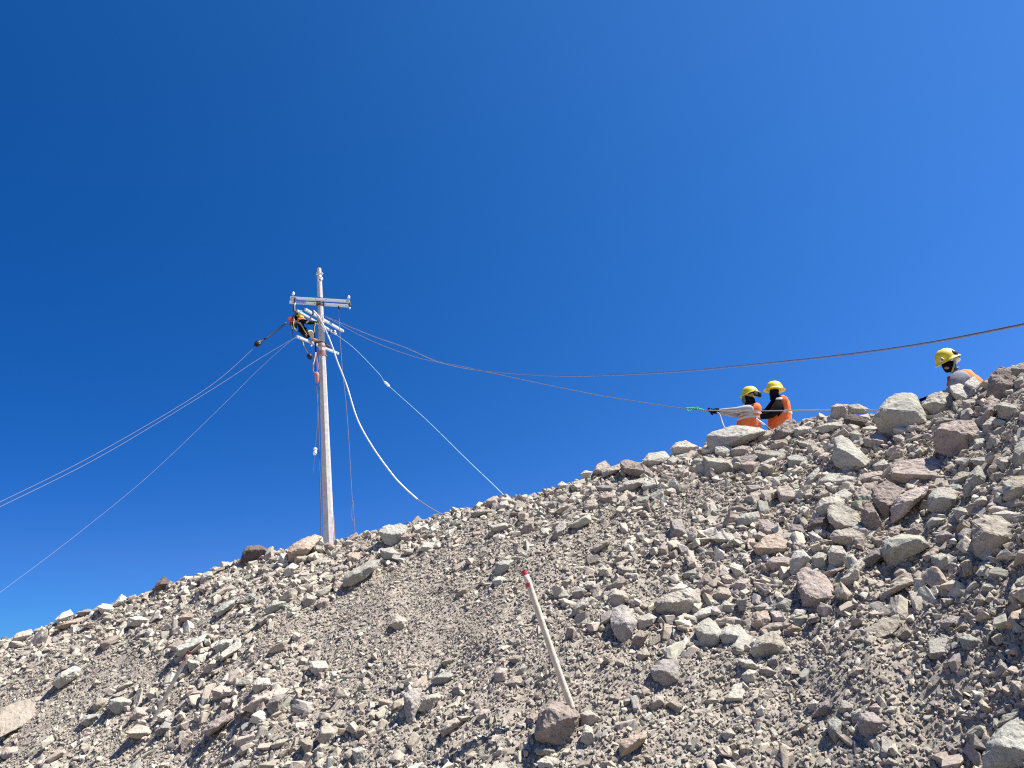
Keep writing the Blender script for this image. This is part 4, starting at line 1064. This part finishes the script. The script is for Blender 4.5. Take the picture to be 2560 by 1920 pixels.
# left stays
sl = wire('stay_cable', [(724, 799, 24.4), (690, 828, 24.2), (644, 862, 23.9), (521, 968, 23), (260, 1124, 21.5), (0, 1255, 20.4), (-260, 1375, 19.5)], .0054, M_GROPE, 'uppermost left stay cable with a black grip near the pole', 'cable', 'stay cables left of the pole')
bm = bmesh.new(); a_, b_ = P(658, 850, 24.0), P(636, 864, 23.8)
tube(bm, spline([a_, a_.lerp(b_, .5), b_], 4), [.02, .03, .05, .07, .09, .10, .08, .04, .02], 10); tube(bm, spline([P(716, 806, 24.3), P(690, 828, 24.2), P(660, 849, 24.0)], 4), .026, 7)
tube(bm, [P(640, 866, 23.8), P(652, 858, 23.8)], .05, 6); bm_obj('cable_grip', bm, M_BLKP, sl, True)
bm = bmesh.new(); tube(bm, [c1(232, 888, 24.4), c1(250, 875, 24.4), c1(275, 862, 24.4)], [.05, .085, .06], 10); beam(bm, c1(245, 850, 24.35), c1(262, 915, 24.35), .08, .1)
bm_obj('lever_hoist', bm, M_REDP, sl)
bm = bmesh.new(); tube(bm, spline([c1(275, 862, 24.4), c1(300, 830, 24.3), c1(345, 770, 24.1)], 4), .035, 7); tube(bm, [c1(262, 900, 24.4), c1(256, 975, 24.4)], .035, 8); tube(bm, [c1(270, 960, 24.4), c1(285, 1040, 24.4), c1(290, 1115, 24.4)], .014, 6); bm_obj('hoist_chain', bm, M_DKSTEEL, sl, True)
s2 = wire('stay_cable', [(740, 843, 24.2), (700, 866, 24), (640, 902, 23.6), (521, 979, 22.8), (260, 1136, 21.4), (0, 1267, 20.2), (-260, 1388, 19.3)], .0054, M_GROPE, 'middle left stay cable, from the lowest crossarm to the left edge', 'cable', 'stay cables left of the pole')
s3 = wire('stay_cable', [(741, 844, 24.2), (715, 862, 24), (640, 930, 23.3), (560, 1010, 22.4), (382, 1180, 20.5), (200, 1330, 18.8), (0, 1481, 17.2), (-200, 1625, 15.8)], .0031, M_GROPE, 'steepest and lowest of the three left stay cables', 'cable', 'stay cables left of the pole')
# small insulator hanging on a thin line
hi = empty('line_insulator', P(788, 1128, 24.2), 'small white insulator hanging on a thin line left of the pole shaft', 'insulator')
bm = bmesh.new(); tube(bm, spline([P(788.5, 1119, 24.2), P(788.2, 1123, 24.2), P(787.8, 1128, 24.2), P(787, 1134, 24.2), P(786.5, 1138, 24.2)], 3), [.02, .045, .06, .065, .06, .045, .05, .06, .065, .06, .045, .035, .02], 12); bm_obj('insulator_body', bm, M_WHITE, hi, True)
bm = bmesh.new(); tube(bm, spline([P(795, 985, 24.4), P(793, 1060, 24.3), P(788.5, 1120, 24.2)], 5), .004, 5); tube(bm, spline([P(786.5, 1138, 24.2), P(785, 1160, 24.2), P(782, 1186, 24.2)], 5), .005, 5); bm_obj('thin_line', bm, M_GROPE, hi, True)

# ---------------------------------------------------------------- marker stakes
def stake(a, b, r, bands, label):
    """a: foot, b: top"""
    root = empty('marker_stake', a, label, 'marker stake'); t = (b - a).normalized()
    bm = bmesh.new(); pts = [(a - t * .25).lerp(b, i / 14) for i in range(15)]
    side = t.cross(Vector((0, 1, 0)))
    pts = [p + side * .006 * math.sin(i / 14 * math.pi * 1.3) for i, p in enumerate(pts)]
    pts[-1] = b
    tube(bm, pts, [r * (1 + .03 * math.sin(i * 2.1)) for i in range(15)], 16); bm_obj('shaft', bm, M_STAKE, root, True)
    L_ = (b - a).length
    for (f0, f1) in bands:
        bm = bmesh.new(); tube(bm, [a.lerp(b, f0), a.lerp(b, f1)], r * 1.06, 16); bm_obj('red_band', bm, M_RED, root)
    bm = bmesh.new(); tube(bm, [b, b + t * .004], r * 1.09, 16); bm_obj('end_cap', bm, M_DKSTEEL, root)
rs1, _ = hit(1432, 1768); A1 = P(1431, 1768, rs1); B1 = P(1309.5, 1428, rs1 + .02)
stake(A1, B1, 8.5 * PX(A1), [(.968, .999), (.877, .907)], 'near leaning white stake with two red bands, standing behind a brown boulder')
rs2, _ = hit(404, 1762); A2 = P(405, 1762, rs2 - .16); B2 = P(473.5, 1629, rs2 - .26)
stake(A2, B2, 5.0 * PX(A2), [(.945, .995), (.83, .875)], 'far leaning grey stake with two red bands, low on the left slope')

# ---------------------------------------------------------------- people
def skin(name, V_, E_, Rd, mat, parent, sub=2, mats=None, split=None):
    """one continuous surface grown round a skeleton; V_ world points, E_ edges, Rd radii"""
    base = Vector((0, 0, 0)); q = parent
    while q is not None: base += q.location; q = q.parent
    me = bpy.data.meshes.new(name); me.from_pydata([Vector(v) - base for v in V_], E_, [])
    o = bpy.data.objects.new(name, me); COL.objects.link(o); o.parent = parent
    md = o.modifiers.new('skin', 'SKIN'); md.use_smooth_shade = True; md.branch_smoothing = 0.4
    sv = me.skin_vertices[0].data
    for i, r_ in enumerate(Rd):
        sv[i].radius = r_ if isinstance(r_, tuple) else (r_, r_)
        sv[i].use_root = (i == 0)
    ms = o.modifiers.new('sub', 'SUBSURF'); ms.levels = sub; ms.render_levels = sub
    dg = bpy.context.evaluated_depsgraph_get(); dg.update()
    ev = o.evaluated_get(dg); me2 = bpy.data.meshes.new_from_object(ev)
    o.modifiers.clear(); o.data = me2; me2.materials.clear(); me2.materials.append(mat)
    if mats:
        me2.materials.append(mats)
        for f in me2.polygons:
            if split(f.center + base): f.material_index = 1
    me2.polygons.foreach_set('use_smooth', [True] * len(me2.polygons))
    return o
def chain(*names): return [(a, b) for a, b in zip(names, names[1:])]
def body(J, rad, parent, mat, mat2=None, split=None):
    ks = list(J); idx = {k: i for i, k in enumerate(ks)}
    E = []
    E += chain('pelvis', 'waist', 'chest', 'neck0', 'neck', 'jaw', 'crown')
    for s in 'nf':
        E += chain('chest', 'sh' + s, 'ua' + s, 'el' + s, 'fa' + s, 'wr' + s, 'ha' + s)
        E += chain('pelvis', 'hp' + s, 'kn' + s, 'an' + s, 'to' + s)
    E = [(idx[a], idx[b]) for a, b in E if a in idx and b in idx]
    return skin('body', [J[k] for k in ks], E, [rad[k] for k in ks], mat, parent, 2, mat2, split)
RAD = dict(pelvis=(.15, .12), waist=(.135, .11), chest=(.155, .12), neck0=.075, neck=.06, jaw=.075, crown=.085)
for s in 'nf': RAD.update({'sh' + s: .075, 'ua' + s: .066, 'el' + s: .052, 'fa' + s: .047, 'wr' + s: .033, 'ha' + s: .034, 'hp' + s: .10, 'kn' + s: .075, 'an' + s: .055, 'to' + s: .045})
def hand(w, d, nn, parent, mat, curl=1.0, spread=1.0, side=1):
    """a gloved hand: palm, four fingers of different lengths curled round what they hold, thumb from the side of the palm"""
    d = d.normalized(); nn = (nn - d * nn.dot(d)).normalized(); s = d.cross(nn) * side
    V_ = [w + d * .045, w - d * .035, w + d * .0]; E_ = [(0, 2), (2, 1)]; Rr = [(.034, .021), (.038, .036), .030]
    for i in range(4):
        ln = (.9, 1.0, .95, .78)[i]
        k = w + d * .088 + s * (i - 1.5) * .022 * spread; prev = 0; p = k; V_.append(p); E_.append((0, len(V_) - 1)); Rr.append(.0125); prev = len(V_) - 1
        ang = 0
        for j, seg in enumerate((.040, .028, .022)):
            ang += (.65, .95, .7)[j] * curl
            p = p + (d * math.cos(ang) + nn * math.sin(ang)) * seg * ln; V_.append(p); E_.append((prev, len(V_) - 1)); prev = len(V_) - 1; Rr.append((.0115, .0105, .009)[j])
    p = w + d * .02 - s * .034; V_.append(p); E_.append((0, len(V_) - 1)); Rr.append(.014); prev = len(V_) - 1
    for j, seg in enumerate((.034, .028)):
        p = p + (d * (.75 - .3 * j * curl) - s * (.35 - .3 * j) + nn * (.55 + .3 * j) * curl).normalized() * seg; V_.append(p); E_.append((prev, len(V_) - 1)); prev = len(V_) - 1; Rr.append((.012, .010)[j])
    return skin('glove', V_, E_, Rr, mat, parent, 1)
def helmet(c, fw, up, parent, brim=.045, ribs=True, sc=1.0, mat=M_YEL):
    fw = fw.normalized(); up = (up - fw * up.dot(fw)).normalized(); sd = fw.cross(up)
    bm = bmesh.new(); NS, NR = 32, 9; rings = []
    def ring(rr, h, ext=0.0, th=0.0):
        out = []
        for k in range(NS):
            a = 2 * math.pi * k / NS; ca, sa = math.cos(a), math.sin(a)
            rib = 0.006 * max(0, 1 - abs(sa) * 5) if ribs and h > .02 else 0
            e = ext * (1.0 + .35 * max(0, ca))
            out.append(bm.verts.new(c + fw * ca * (.142 * rr + e) * sc + sd * sa * (.118 * rr + e * .9) * sc + up * (h + rib - ext * .28 * (1 if ext else 0)) * sc))
        return out
    rings.append(ring(1.0, -.012, 0)); rings.append(ring(1.0, -.008, brim)); rings.append(ring(1.0, 0.0, brim)); rings.append(ring(1.01, .006, .004))
    for i in range(1, NR):
        t = i / NR * math.pi / 2; rings.append(ring(math.cos(t) ** .85, .15 * math.sin(t)))
    for a, b in zip(rings, rings[1:]):
        for k in range(NS): bm.faces.new((a[k], a[(k + 1) % NS], b[(k + 1) % NS], b[k]))
    bm.faces.new(rings[-1]); bm.faces.new(rings[0][::-1])
    return bm_obj('helmet', bm, mat, parent, True)
def shell(name, rows, fw, sd, mat, parent, seg=32, wob=.013, seed=1.0, cap=True):
    """cloth shell: rows of (centre, front-back radius, side radius, ) stacked along the body"""
    bm = bmesh.new(); rings = []
    for i, (c, a_, b_) in enumerate(rows):
        ring = []
        for k in range(seg):
            t = 2 * math.pi * k / seg; w = 1 + wob * 8 * noise.noise(Vector((k * .8 + seed, i * .9, seed)))
            ring.append(bm.verts.new(c + fw * math.cos(t) * a_ * w + sd * math.sin(t) * b_ * w))
        rings.append(ring)
    for a, b in zip(rings, rings[1:]):
        for k in range(seg): bm.faces.new((a[k], a[(k + 1) % seg], b[(k + 1) % seg], b[k]))
    if cap: bm.faces.new(rings[0][::-1]); bm.faces.new(rings[-1])
    return bm_obj(name, bm, mat, parent, True)
def ear_muff(parent, c, sd, up, mat=M_BLKP, cup=M_BLKP):
    bm = bmesh.new()
    rot = Matrix((sd, up.cross(sd), up)).transposed()
    ball(bm, c, .032, .045, .055, rot, 14, 9); o = bm_obj('ear_muff', bm, cup, parent, True)
    b2 = bmesh.new(); ball(b2, c - sd * .026, .018, .034, .042, rot, 12, 8); bm_obj('muff_pad', b2, mat, o, True)
    return o
def stand_legs(J, fw, sd, zf):
    for s, q in (('n', 1), ('f', -1)):
        h = J['pelvis'] + sd * (.09 * q) - Vector((0, 0, .06)); J['hp' + s] = h
        J['kn' + s] = Vector((h.x, h.y, (h.z + zf) / 2 + .03)) + fw * .04
        J['an' + s] = Vector((h.x, h.y, zf + .09)) - fw * .02; J['to' + s] = J['an' + s] + fw * .14 - Vector((0, 0, .045))

LEFT = Vector((-1, 0, 0)); NEAR = Vector((.32, -.95, 0)).normalized(); UP = Vector((0, 0, 1))
# front worker, hauling with both arms stretched out
r1 = 12.5
J = dict(pelvis=c3(1178, 930, r1), waist=c3(1180, 800, r1), chest=c3(1200, 680, r1), neck0=c3(1205, 575, r1), neck=c3(1200, 545, r1), jaw=c3(1180, 490, r1), crown=c3(1200, 400, r1),
         shn=c3(1205, 612, r1 - .19), uan=c3(1090, 628, r1 - .24), eln=c3(965, 650, r1 - .26), fan=c3(850, 655, r1 - .24), wrn=c3(725, 658, r1 - .22), han=c3(680, 662, r1 - .21),
         shf=c3(1190, 640, r1 + .17), uaf=c3(1080, 680, r1 + .12), elf=c3(965, 718, r1 + .05), faf=c3(860, 705, r1 - .02), wrf=c3(770, 690, r1 - .10), haf=c3(735, 682, r1 - .12))
zf = float(ground(J['pelvis'].x, J['pelvis'].y)); stand_legs(J, LEFT, NEAR, zf)
p1 = empty('person', (J['pelvis'].x, J['pelvis'].y, zf), 'person in light shirt and orange vest hauling a rope with both arms stretched out', 'person', 'line workers')
Rd = dict(RAD); Rd.update(shn=.066, shf=.066, uan=.058, eln=.052, fan=.048, uaf=.056, elf=.052, faf=.044)
body(J, Rd, p1, M_SHIRT, M_TROU, lambda q: q.z < J['pelvis'].z - .05)
def rows(*a): return [(c3(x, y, r1 + dr), A, B) for x, y, dr, A, B in a]
shell('vest', rows((1168, 1010, 0, .185, .20), (1168, 930, 0, .18, .20), (1172, 850, 0, .165, .19), (1180, 770, 0, .155, .185), (1200, 700, 0, .145, .18), (1225, 640, 0, .115, .175), (1238, 590, 0, .085, .15), (1242, 560, 0, .055, .10)), LEFT, NEAR, M_ORANGE, p1)
shell('reflective_band', rows((1178, 806, 0, .166, .194), (1180, 770, 0, .162, .192)), LEFT, NEAR, M_REFL, p1, cap=False)
shell('reflective_band', rows((1196, 742, 0, .158, .190), (1200, 715, 0, .156, .187)), LEFT, NEAR, M_REFL, p1, cap=False)
skin('neck_gaiter', [c3(1205, 585, r1), c3(1198, 540, r1), c3(1185, 480, r1), c3(1195, 420, r1), c3(1125, 490, r1)], [(0, 1), (1, 2), (2, 3), (2, 4)], [.115, .098, .112, .112, .05], M_BLACK, p1)
bm = bmesh.new(); tube(bm, spline([c3(1108, 445, r1 - .05), c3(1100, 490, r1 - .06), c3(1112, 540, r1 - .05)], 4), .034, 8); bm_obj('face_cover', bm, plain('patterned_grey_cloth', (.13, .14, .12), .9, 0, .5, 25), p1, True)
hd = c3(1208, 420, r1); hf = Vector((-1, 0, -.10)); h1 = helmet(hd + Vector((0, 0, .01)), hf, Vector((-.12, 0, 1)), p1, .026)
e1 = ear_muff(h1, c3(1290, 390, r1 - .12), (NEAR * .9 + Vector((.4, 0, 0))).normalized(), UP, M_BLKP, M_BLKP); ear_muff(h1, c3(1345, 405, r1 - .02), (NEAR * .5 + Vector((.8, 0, 0))).normalized(), UP)
bm = bmesh.new(); beam(bm, c3(1268, 372, r1 - .155), c3(1310, 400, r1 - .155), .012, .03); bm_obj('muff_label', bm, M_GROPE, h1)
bm = bmesh.new(); tube(bm, spline([c3(1170, 395, r1 - .135), c3(1215, 380, r1 - .14), c3(1280, 365, r1 - .13), c3(1335, 375, r1 - .08)], 4), .014, 6); bm_obj('muff_band', bm, M_BLKP, h1, True)
hand(c3(705, 662, r1 - .21), LEFT + Vector((0, 0, -.04)), Vector((.1, .5, -.8)), p1, M_BLACK, 1.25)
hand(c3(660, 668, r1 - .14), LEFT + Vector((0, .1, .02)), Vector((.1, -.5, .8)), p1, M_BLACK, 1.25, side=-1)
skin('glove_cuff', [c3(745, 655, r1 - .225), c3(680, 660, r1 - .215), c3(600, 665, r1 - .17)], [(0, 1), (1, 2)], [.058, .056, .046], M_BLACK, p1, 1)

# second worker, behind
r2 = 12.7
J = dict(pelvis=c3(1655, 930, r2), waist=c3(1655, 800, r2), chest=c3(1650, 640, r2), neck0=c3(1600, 480, r2), neck=c3(1590, 440, r2), jaw=c3(1570, 390, r2), crown=c3(1585, 310, r2),
         shn=c3(1640, 540, r2 - .20), uan=c3(1600, 630, r2 - .26), eln=c3(1535, 715, r2 - .29), fan=c3(1440, 735, r2 - .27), wrn=c3(1335, 748, r2 - .24), han=c3(1300, 752, r2 - .22),
         shf=c3(1570, 530, r2 + .17), uaf=c3(1520, 600, r2 + .16), elf=c3(1455, 670, r2 + .08), faf=c3(1390, 690, r2 - .02), wrf=c3(1330, 720, r2 - .12), haf=c3(1300, 730, r2 - .14))
zf = float(ground(J['pelvis'].x, J['pelvis'].y)); stand_legs(J, LEFT, NEAR, zf)
p2 = empty('person', (J['pelvis'].x, J['pelvis'].y, zf), 'person all in black with yellow brimmed helmet and orange vest, behind the one hauling rope', 'person', 'line workers')
Rd = dict(RAD); Rd.update(shn=.085, uan=.082, eln=.070, fan=.062, wrn=.045, shf=.08, uaf=.07, elf=.06, faf=.055)
body(J, Rd, p2, M_BLACK, M_TROU, lambda q: q.z < J['pelvis'].z - .05)
def rows2(*a): return [(c3(x, y, r2 + dr), A, B) for x, y, dr, A, B in a]
shell('vest', rows2((1655, 1010, 0, .165, .19), (1653, 900, 0, .160, .19), (1655, 800, 0, .160, .19), (1660, 700, 0, .150, .185), (1668, 620, 0, .130, .18), (1670, 540, 0, .095, .17), (1660, 480, 0, .065, .14), (1650, 440, 0, .04, .09)), LEFT, NEAR, M_ORANGE, p2, seed=4)
shell('reflective_band', rows2((1653, 748, 0, .163, .193), (1657, 702, 0, .158, .190)), LEFT, (NEAR + UP * .10).normalized(), M_REFL, p2, cap=False, seed=4)
shell('reflective_band', rows2((1640, 486, -.19, .05, .03), (1650, 462, -.17, .05, .03)), LEFT, NEAR, M_REFL, p2)
skin('balaclava', [c3(1590, 480, r2), c3(1578, 440, r2), c3(1568, 400, r2), c3(1585, 340, r2), c3(1508, 372, r2), c3(1640, 440, r2)], [(0, 1), (1, 2), (2, 3), (2, 4), (1, 5)], [.10, .085, .095, .108, .035, .05], M_BLACK, p2)
h2 = helmet(c3(1580, 330, r2), Vector((-1, -.05, .02)), UP, p2, .036)
bm = bmesh.new(); beam(bm, c3(1512, 262, r2 - .12), c3(1528, 262, r2 - .125), .004, .02); bm_obj('helmet_sticker', bm, M_REFL, h2)
hand(c3(1315, 748, r2 - .24), LEFT + Vector((0, 0, -.1)), Vector((0, .6, -.6)), p2, M_BLACK, 1.2)
hand(c3(1300, 722, r2 - .12), LEFT + Vector((0, 0, -.05)), Vector((0, -.5, -.8)), p2, M_BLACK, 1.2, side=-1)

# third worker, stooping behind the rocks on the right
r3 = 9.75
J = dict(pelvis=c4(1420, 1180, r3), waist=c4(1250, 1020, r3), chest=c4(1075, 850, r3), neck0=c4(1000, 700, r3 + .02), neck=c4(940, 640, r3 + .02), jaw=c4(850, 580, r3 + .02), crown=c4(820, 450, r3 + .02),
         shn=c4(1010, 745, r3 - .15), uan=c4(980, 880, r3 - .19), eln=c4(930, 1040, r3 - .2), fan=c4(760, 1090, r3 - .17), wrn=c4(560, 1130, r3 - .1), han=c4(500, 1135, r3 - .1),
         shf=c4(1040, 760, r3 + .17), uaf=c4(1000, 820, r3 + .2), elf=c4(930, 960, r3 + .2), faf=c4(850, 1040, r3 + .15), wrf=c4(760, 1100, r3 + .1), haf=c4(720, 1110, r3 + .1))
zf = float(ground(J['pelvis'].x, J['pelvis'].y)); stand_legs(J, LEFT, NEAR, min(zf, J['pelvis'].z - .75))
p3 = empty('person', (J['pelvis'].x, J['pelvis'].y, zf), 'person in yellow helmet, grey shirt and orange vest stooping alone behind the right-hand rocks', 'person', 'line workers')
Rd = dict(RAD); Rd.update(shn=.10, uan=.10, eln=.085, fan=.06, chest=(.15, .14), neck0=.075, neck=.05, jaw=.05, crown=.06)
body(J, Rd, p3, M_SHIRT2, M_TROU, lambda q: q.z < J['pelvis'].z - .08)
t3 = (c4(1250, 1020, r3) - c4(965, 690, r3)).normalized(); f3 = Vector((-.62, 0, -.78)); f3 = (f3 - t3 * f3.dot(t3)).normalized(); s3_ = t3.cross(f3).normalized()
shell('vest', [(c4(x, y, r3 + .02), A, B) for x, y, A, B in ((1400, 1160, .16, .19), (1250, 1020, .155, .185), (1150, 910, .15, .18), (1090, 830, .145, .16), (1040, 750, .125, .13), (1010, 700, .075, .09))], f3, s3_, M_ORANGE, p3, seed=7)
strap([c4(830, 760, r3 - .1), c4(835, 850, r3 - .12), c4(815, 920, r3 - .1)], .022, 'vest_front', plain('red_trim', (.62, .05, .03), .8), p3)
skin('balaclava', [c4(930, 600, r3 - .03), c4(880, 590, r3 - .03), c4(825, 570, r3 - .03), c4(815, 470, r3), c4(760, 600, r3 - .03), c4(835, 660, r3 - .04)], [(0, 1), (1, 2), (2, 3), (2, 4), (2, 5)], [.075, .09, .105, .11, .05, .07], M_BLACK, p3)
bm = bmesh.new(); ball(bm, c4(790, 590, r3 - .132), .030, .014, .016); bm_obj('eye_opening', bm, M_SKIN, p3, True)
hup = Vector((-.42, -.05, .9)).normalized(); hfw = Vector((-.9, -.15, -.42))
h3 = helmet(c4(810, 450, r3), hfw, hup, p3, .02)
ear_muff(h3, c4(925, 330, r3 - .05), NEAR, hup); ear_muff(h3, c4(955, 345, r3 + .05), NEAR, hup)
bm = bmesh.new(); beam(bm, c4(675, 425, r3 - .135), c4(725, 455, r3 - .14), .004, .055, hup); sk = bm_obj('helmet_sticker', bm, M_REFL, h3)
bm = bmesh.new(); beam(bm, c4(685, 418, r3 - .15), c4(712, 432, r3 - .15), .004, .01, hup); beam(bm, c4(697, 440, r3 - .15), c4(716, 452, r3 - .15), .004, .012, hup); beam(bm, c4(690, 425, r3 - .151), c4(694, 450, r3 - .151), .01, .004, hup)
bm_obj('sticker_mark', bm, plain('purple_ink', (.12, .06, .22), .6), sk)
strap(spline([c4(920, 420, r3 - .11), c4(935, 500, r3 - .11), c4(905, 600, r3 - .11), c4(880, 680, r3 - .10)], 5), .010, 'chin_strap', plain('olive_strap', (.30, .29, .16), .8), p3)
bm = bmesh.new(); ball(bm, c4(980, 435, r3 - .02), .035, .03, .03); ball(bm, c4(960, 480, r3 - .02), .02); bm_obj('neck_cloth', bm, M_WHITE, p3, True)
hand(c4(480, 1130, r3 - .1), Vector((-1, 0, -.22)), Vector((-.2, .2, -.9)), p3, M_BLACK, .35, 1.25)
strap([c4(640, 1100, r3 - .1), c4(560, 1120, r3 - .1), c4(470, 1132, r3 - .1)], [.05, .046, .04], 'glove_cuff', M_BLACK, p3)

# lineman hanging at the pole top
r4 = 24.75
J = dict(pelvis=c1(455, 1085, r4), waist=c1(420, 1020, r4), chest=c1(385, 930, r4), neck0=c1(375, 880, r4), neck=c1(378, 862, r4), jaw=c1(392, 845, r4), crown=c1(385, 815, r4),
         shn=c1(400, 900, r4 - .18), uan=c1(440, 905, r4 - .2), eln=c1(495, 920, r4 - .2), fan=c1(545, 925, r4 - .15), wrn=c1(592, 915, r4 - .1), han=c1(610, 908, r4 - .1),
         shf=c1(360, 895, r4 + .17), uaf=c1(335, 880, r4 + .15), elf=c1(325, 845, r4 + .1), faf=c1(345, 815, r4), wrf=c1(370, 790, r4 - .1), haf=c1(380, 780, r4 - .15),
         hpn=c1(465, 1080, r4 - .1), knn=c1(550, 1045, r4 - .14), ann=c1(560, 1150, r4 - .12), ton=c1(610, 1160, r4 - .1),
         hpf=c1(450, 1085, r4 + .1), knf=c1(560, 1080, r4 + .14), anf=c1(590, 1190, r4 + .1), tof=c1(630, 1180, r4 + .05))
p4 = empty('person', J['pelvis'], 'person in black with orange and yellow gear, hanging in a harness beside the pole top', 'person', 'line workers')
Rd = dict(RAD); Rd.update(knn=.12, hpn=.13, hpf=.13, knf=.1, ann=.07, ton=.05, pelvis=(.21, .20), waist=(.21, .20), chest=(.23, .20), uan=.085, eln=.078, fan=.065, wrn=.05, shn=.09, uaf=.075, elf=.065)
body(J, Rd, p4, M_BLACK, M_BEIGE, lambda q: q.x > J['pelvis'].x + .16 and q.z < J['han'].z - .2)
helmet(c1(386, 838, r4), Vector((.8, -.3, -.25)), Vector((.2, -.25, 1)), p4, .02, sc=.95)
t4 = (c1(375, 880, r4) - c1(420, 1020, r4)).normalized(); f4 = Vector((1, -.2, 0)); f4 = (f4 - t4 * f4.dot(t4)).normalized(); s4_ = t4.cross(f4).normalized()
shell('vest', [(c1(x, y, r4), A, B) for x, y, A, B in ((420, 925, .13, .17), (412, 905, .15, .185), (400, 885, .14, .18), (390, 870, .09, .14))], f4, s4_, M_ORANGE, p4)
M_YST = plain('yellow_strap', (.62, .50, .12), .8)
strap(spline([c1(300, 900, r4 - .25), c1(300, 960, r4 - .27), c1(318, 1010, r4 - .27), c1(350, 1030, r4 - .25)], 5), .018, 'harness_strap', M_YST, p4)
strap(spline([c1(395, 935, r4 - .24), c1(425, 985, r4 - .24), c1(455, 1040, r4 - .22), c1(485, 1090, r4 - .2)], 5), .014, 'harness_strap', M_YST, p4)
strap(spline([c1(330, 905, r4 - .24), c1(360, 915, r4 - .26), c1(400, 945, r4 - .25), c1(425, 980, r4 - .24)], 5), .03, 'tool_belt', M_GROPE, p4)
strap([c1(300, 850, r4), c1(292, 900, r4 - .05), c1(305, 960, r4 - .05), c1(330, 1000, r4)], [.05, .10, .10, .05], 'back_pouch', M_BLKP, p4)
strap([c1(450, 1085, r4 - .22), c1(470, 1110, r4 - .22), c1(460, 1150, r4 - .2)], .05, 'tool_pouch', M_BLKP, p4)
strap([c1(555, 1150, r4 - .14), c1(580, 1158, r4 - .14), c1(632, 1165, r4 - .1)], [.055, .06, .05], 'boot', M_PROPE, p4)
strap([c1(590, 1185, r4 + .08), c1(640, 1185, r4 + .05)], [.06, .05], 'boot', M_BLKP, p4)
hand(c1(600, 912, r4 - .1), Vector((1, 0, .1)), Vector((.1, .4, -.8)), p4, M_BLACK, 1.2)
hand(c1(372, 788, r4 - .12), Vector((.5, -.1, .8)), Vector((.6, .5, 0)), p4, M_YEL, 1.2)
# lanyard, tool bag
ln_ = empty('work_strap', c1(590, 930, 24.6), 'black and yellow work strap hanging against the left side of the pole top', 'strap')
strap(spline([c1(590, 925, 24.6), c1(583, 1000, 24.6), c1(590, 1100, 24.6), c1(600, 1230, 24.7), c1(608, 1330, 24.7)], 5), .028, 'strap', M_BLKP, ln_)
strap(spline([c1(598, 925, 24.56), c1(592, 960, 24.56), c1(586, 1010, 24.56), c1(592, 1100, 24.6)], 5), .013, 'yellow_edge', M_YST, ln_)
tb = empty('tool_bag', c1(530, 1400, 24.5), 'small black tool bag on two straps below the hanging lineman', 'tool bag')
bm = bmesh.new(); tube(bm, spline([c1(510, 1355, 24.5), c1(520, 1385, 24.5), c1(532, 1420, 24.5), c1(538, 1432, 24.5)], 3), [.05, .07, .085, .09, .09, .08, .06, .05, .04, .03], 10); bm_obj('bag', bm, M_BLKP, tb, True)
strap(spline([c1(395, 1150, 24.5), c1(430, 1210, 24.5), c1(460, 1290, 24.5), c1(500, 1350, 24.5)], 5), .017, 'bag_strap', M_DKSTEEL, tb)
strap(spline([c1(540, 1180, 24.5), c1(548, 1290, 24.5), c1(545, 1370, 24.5)], 5), .017, 'bag_strap', M_DKSTEEL, tb)
strap(spline([c1(400, 1150, 24.45), c1(425, 1185, 24.45), c1(440, 1240, 24.45)], 5), .014, 'strap_trim', M_YST, tb)
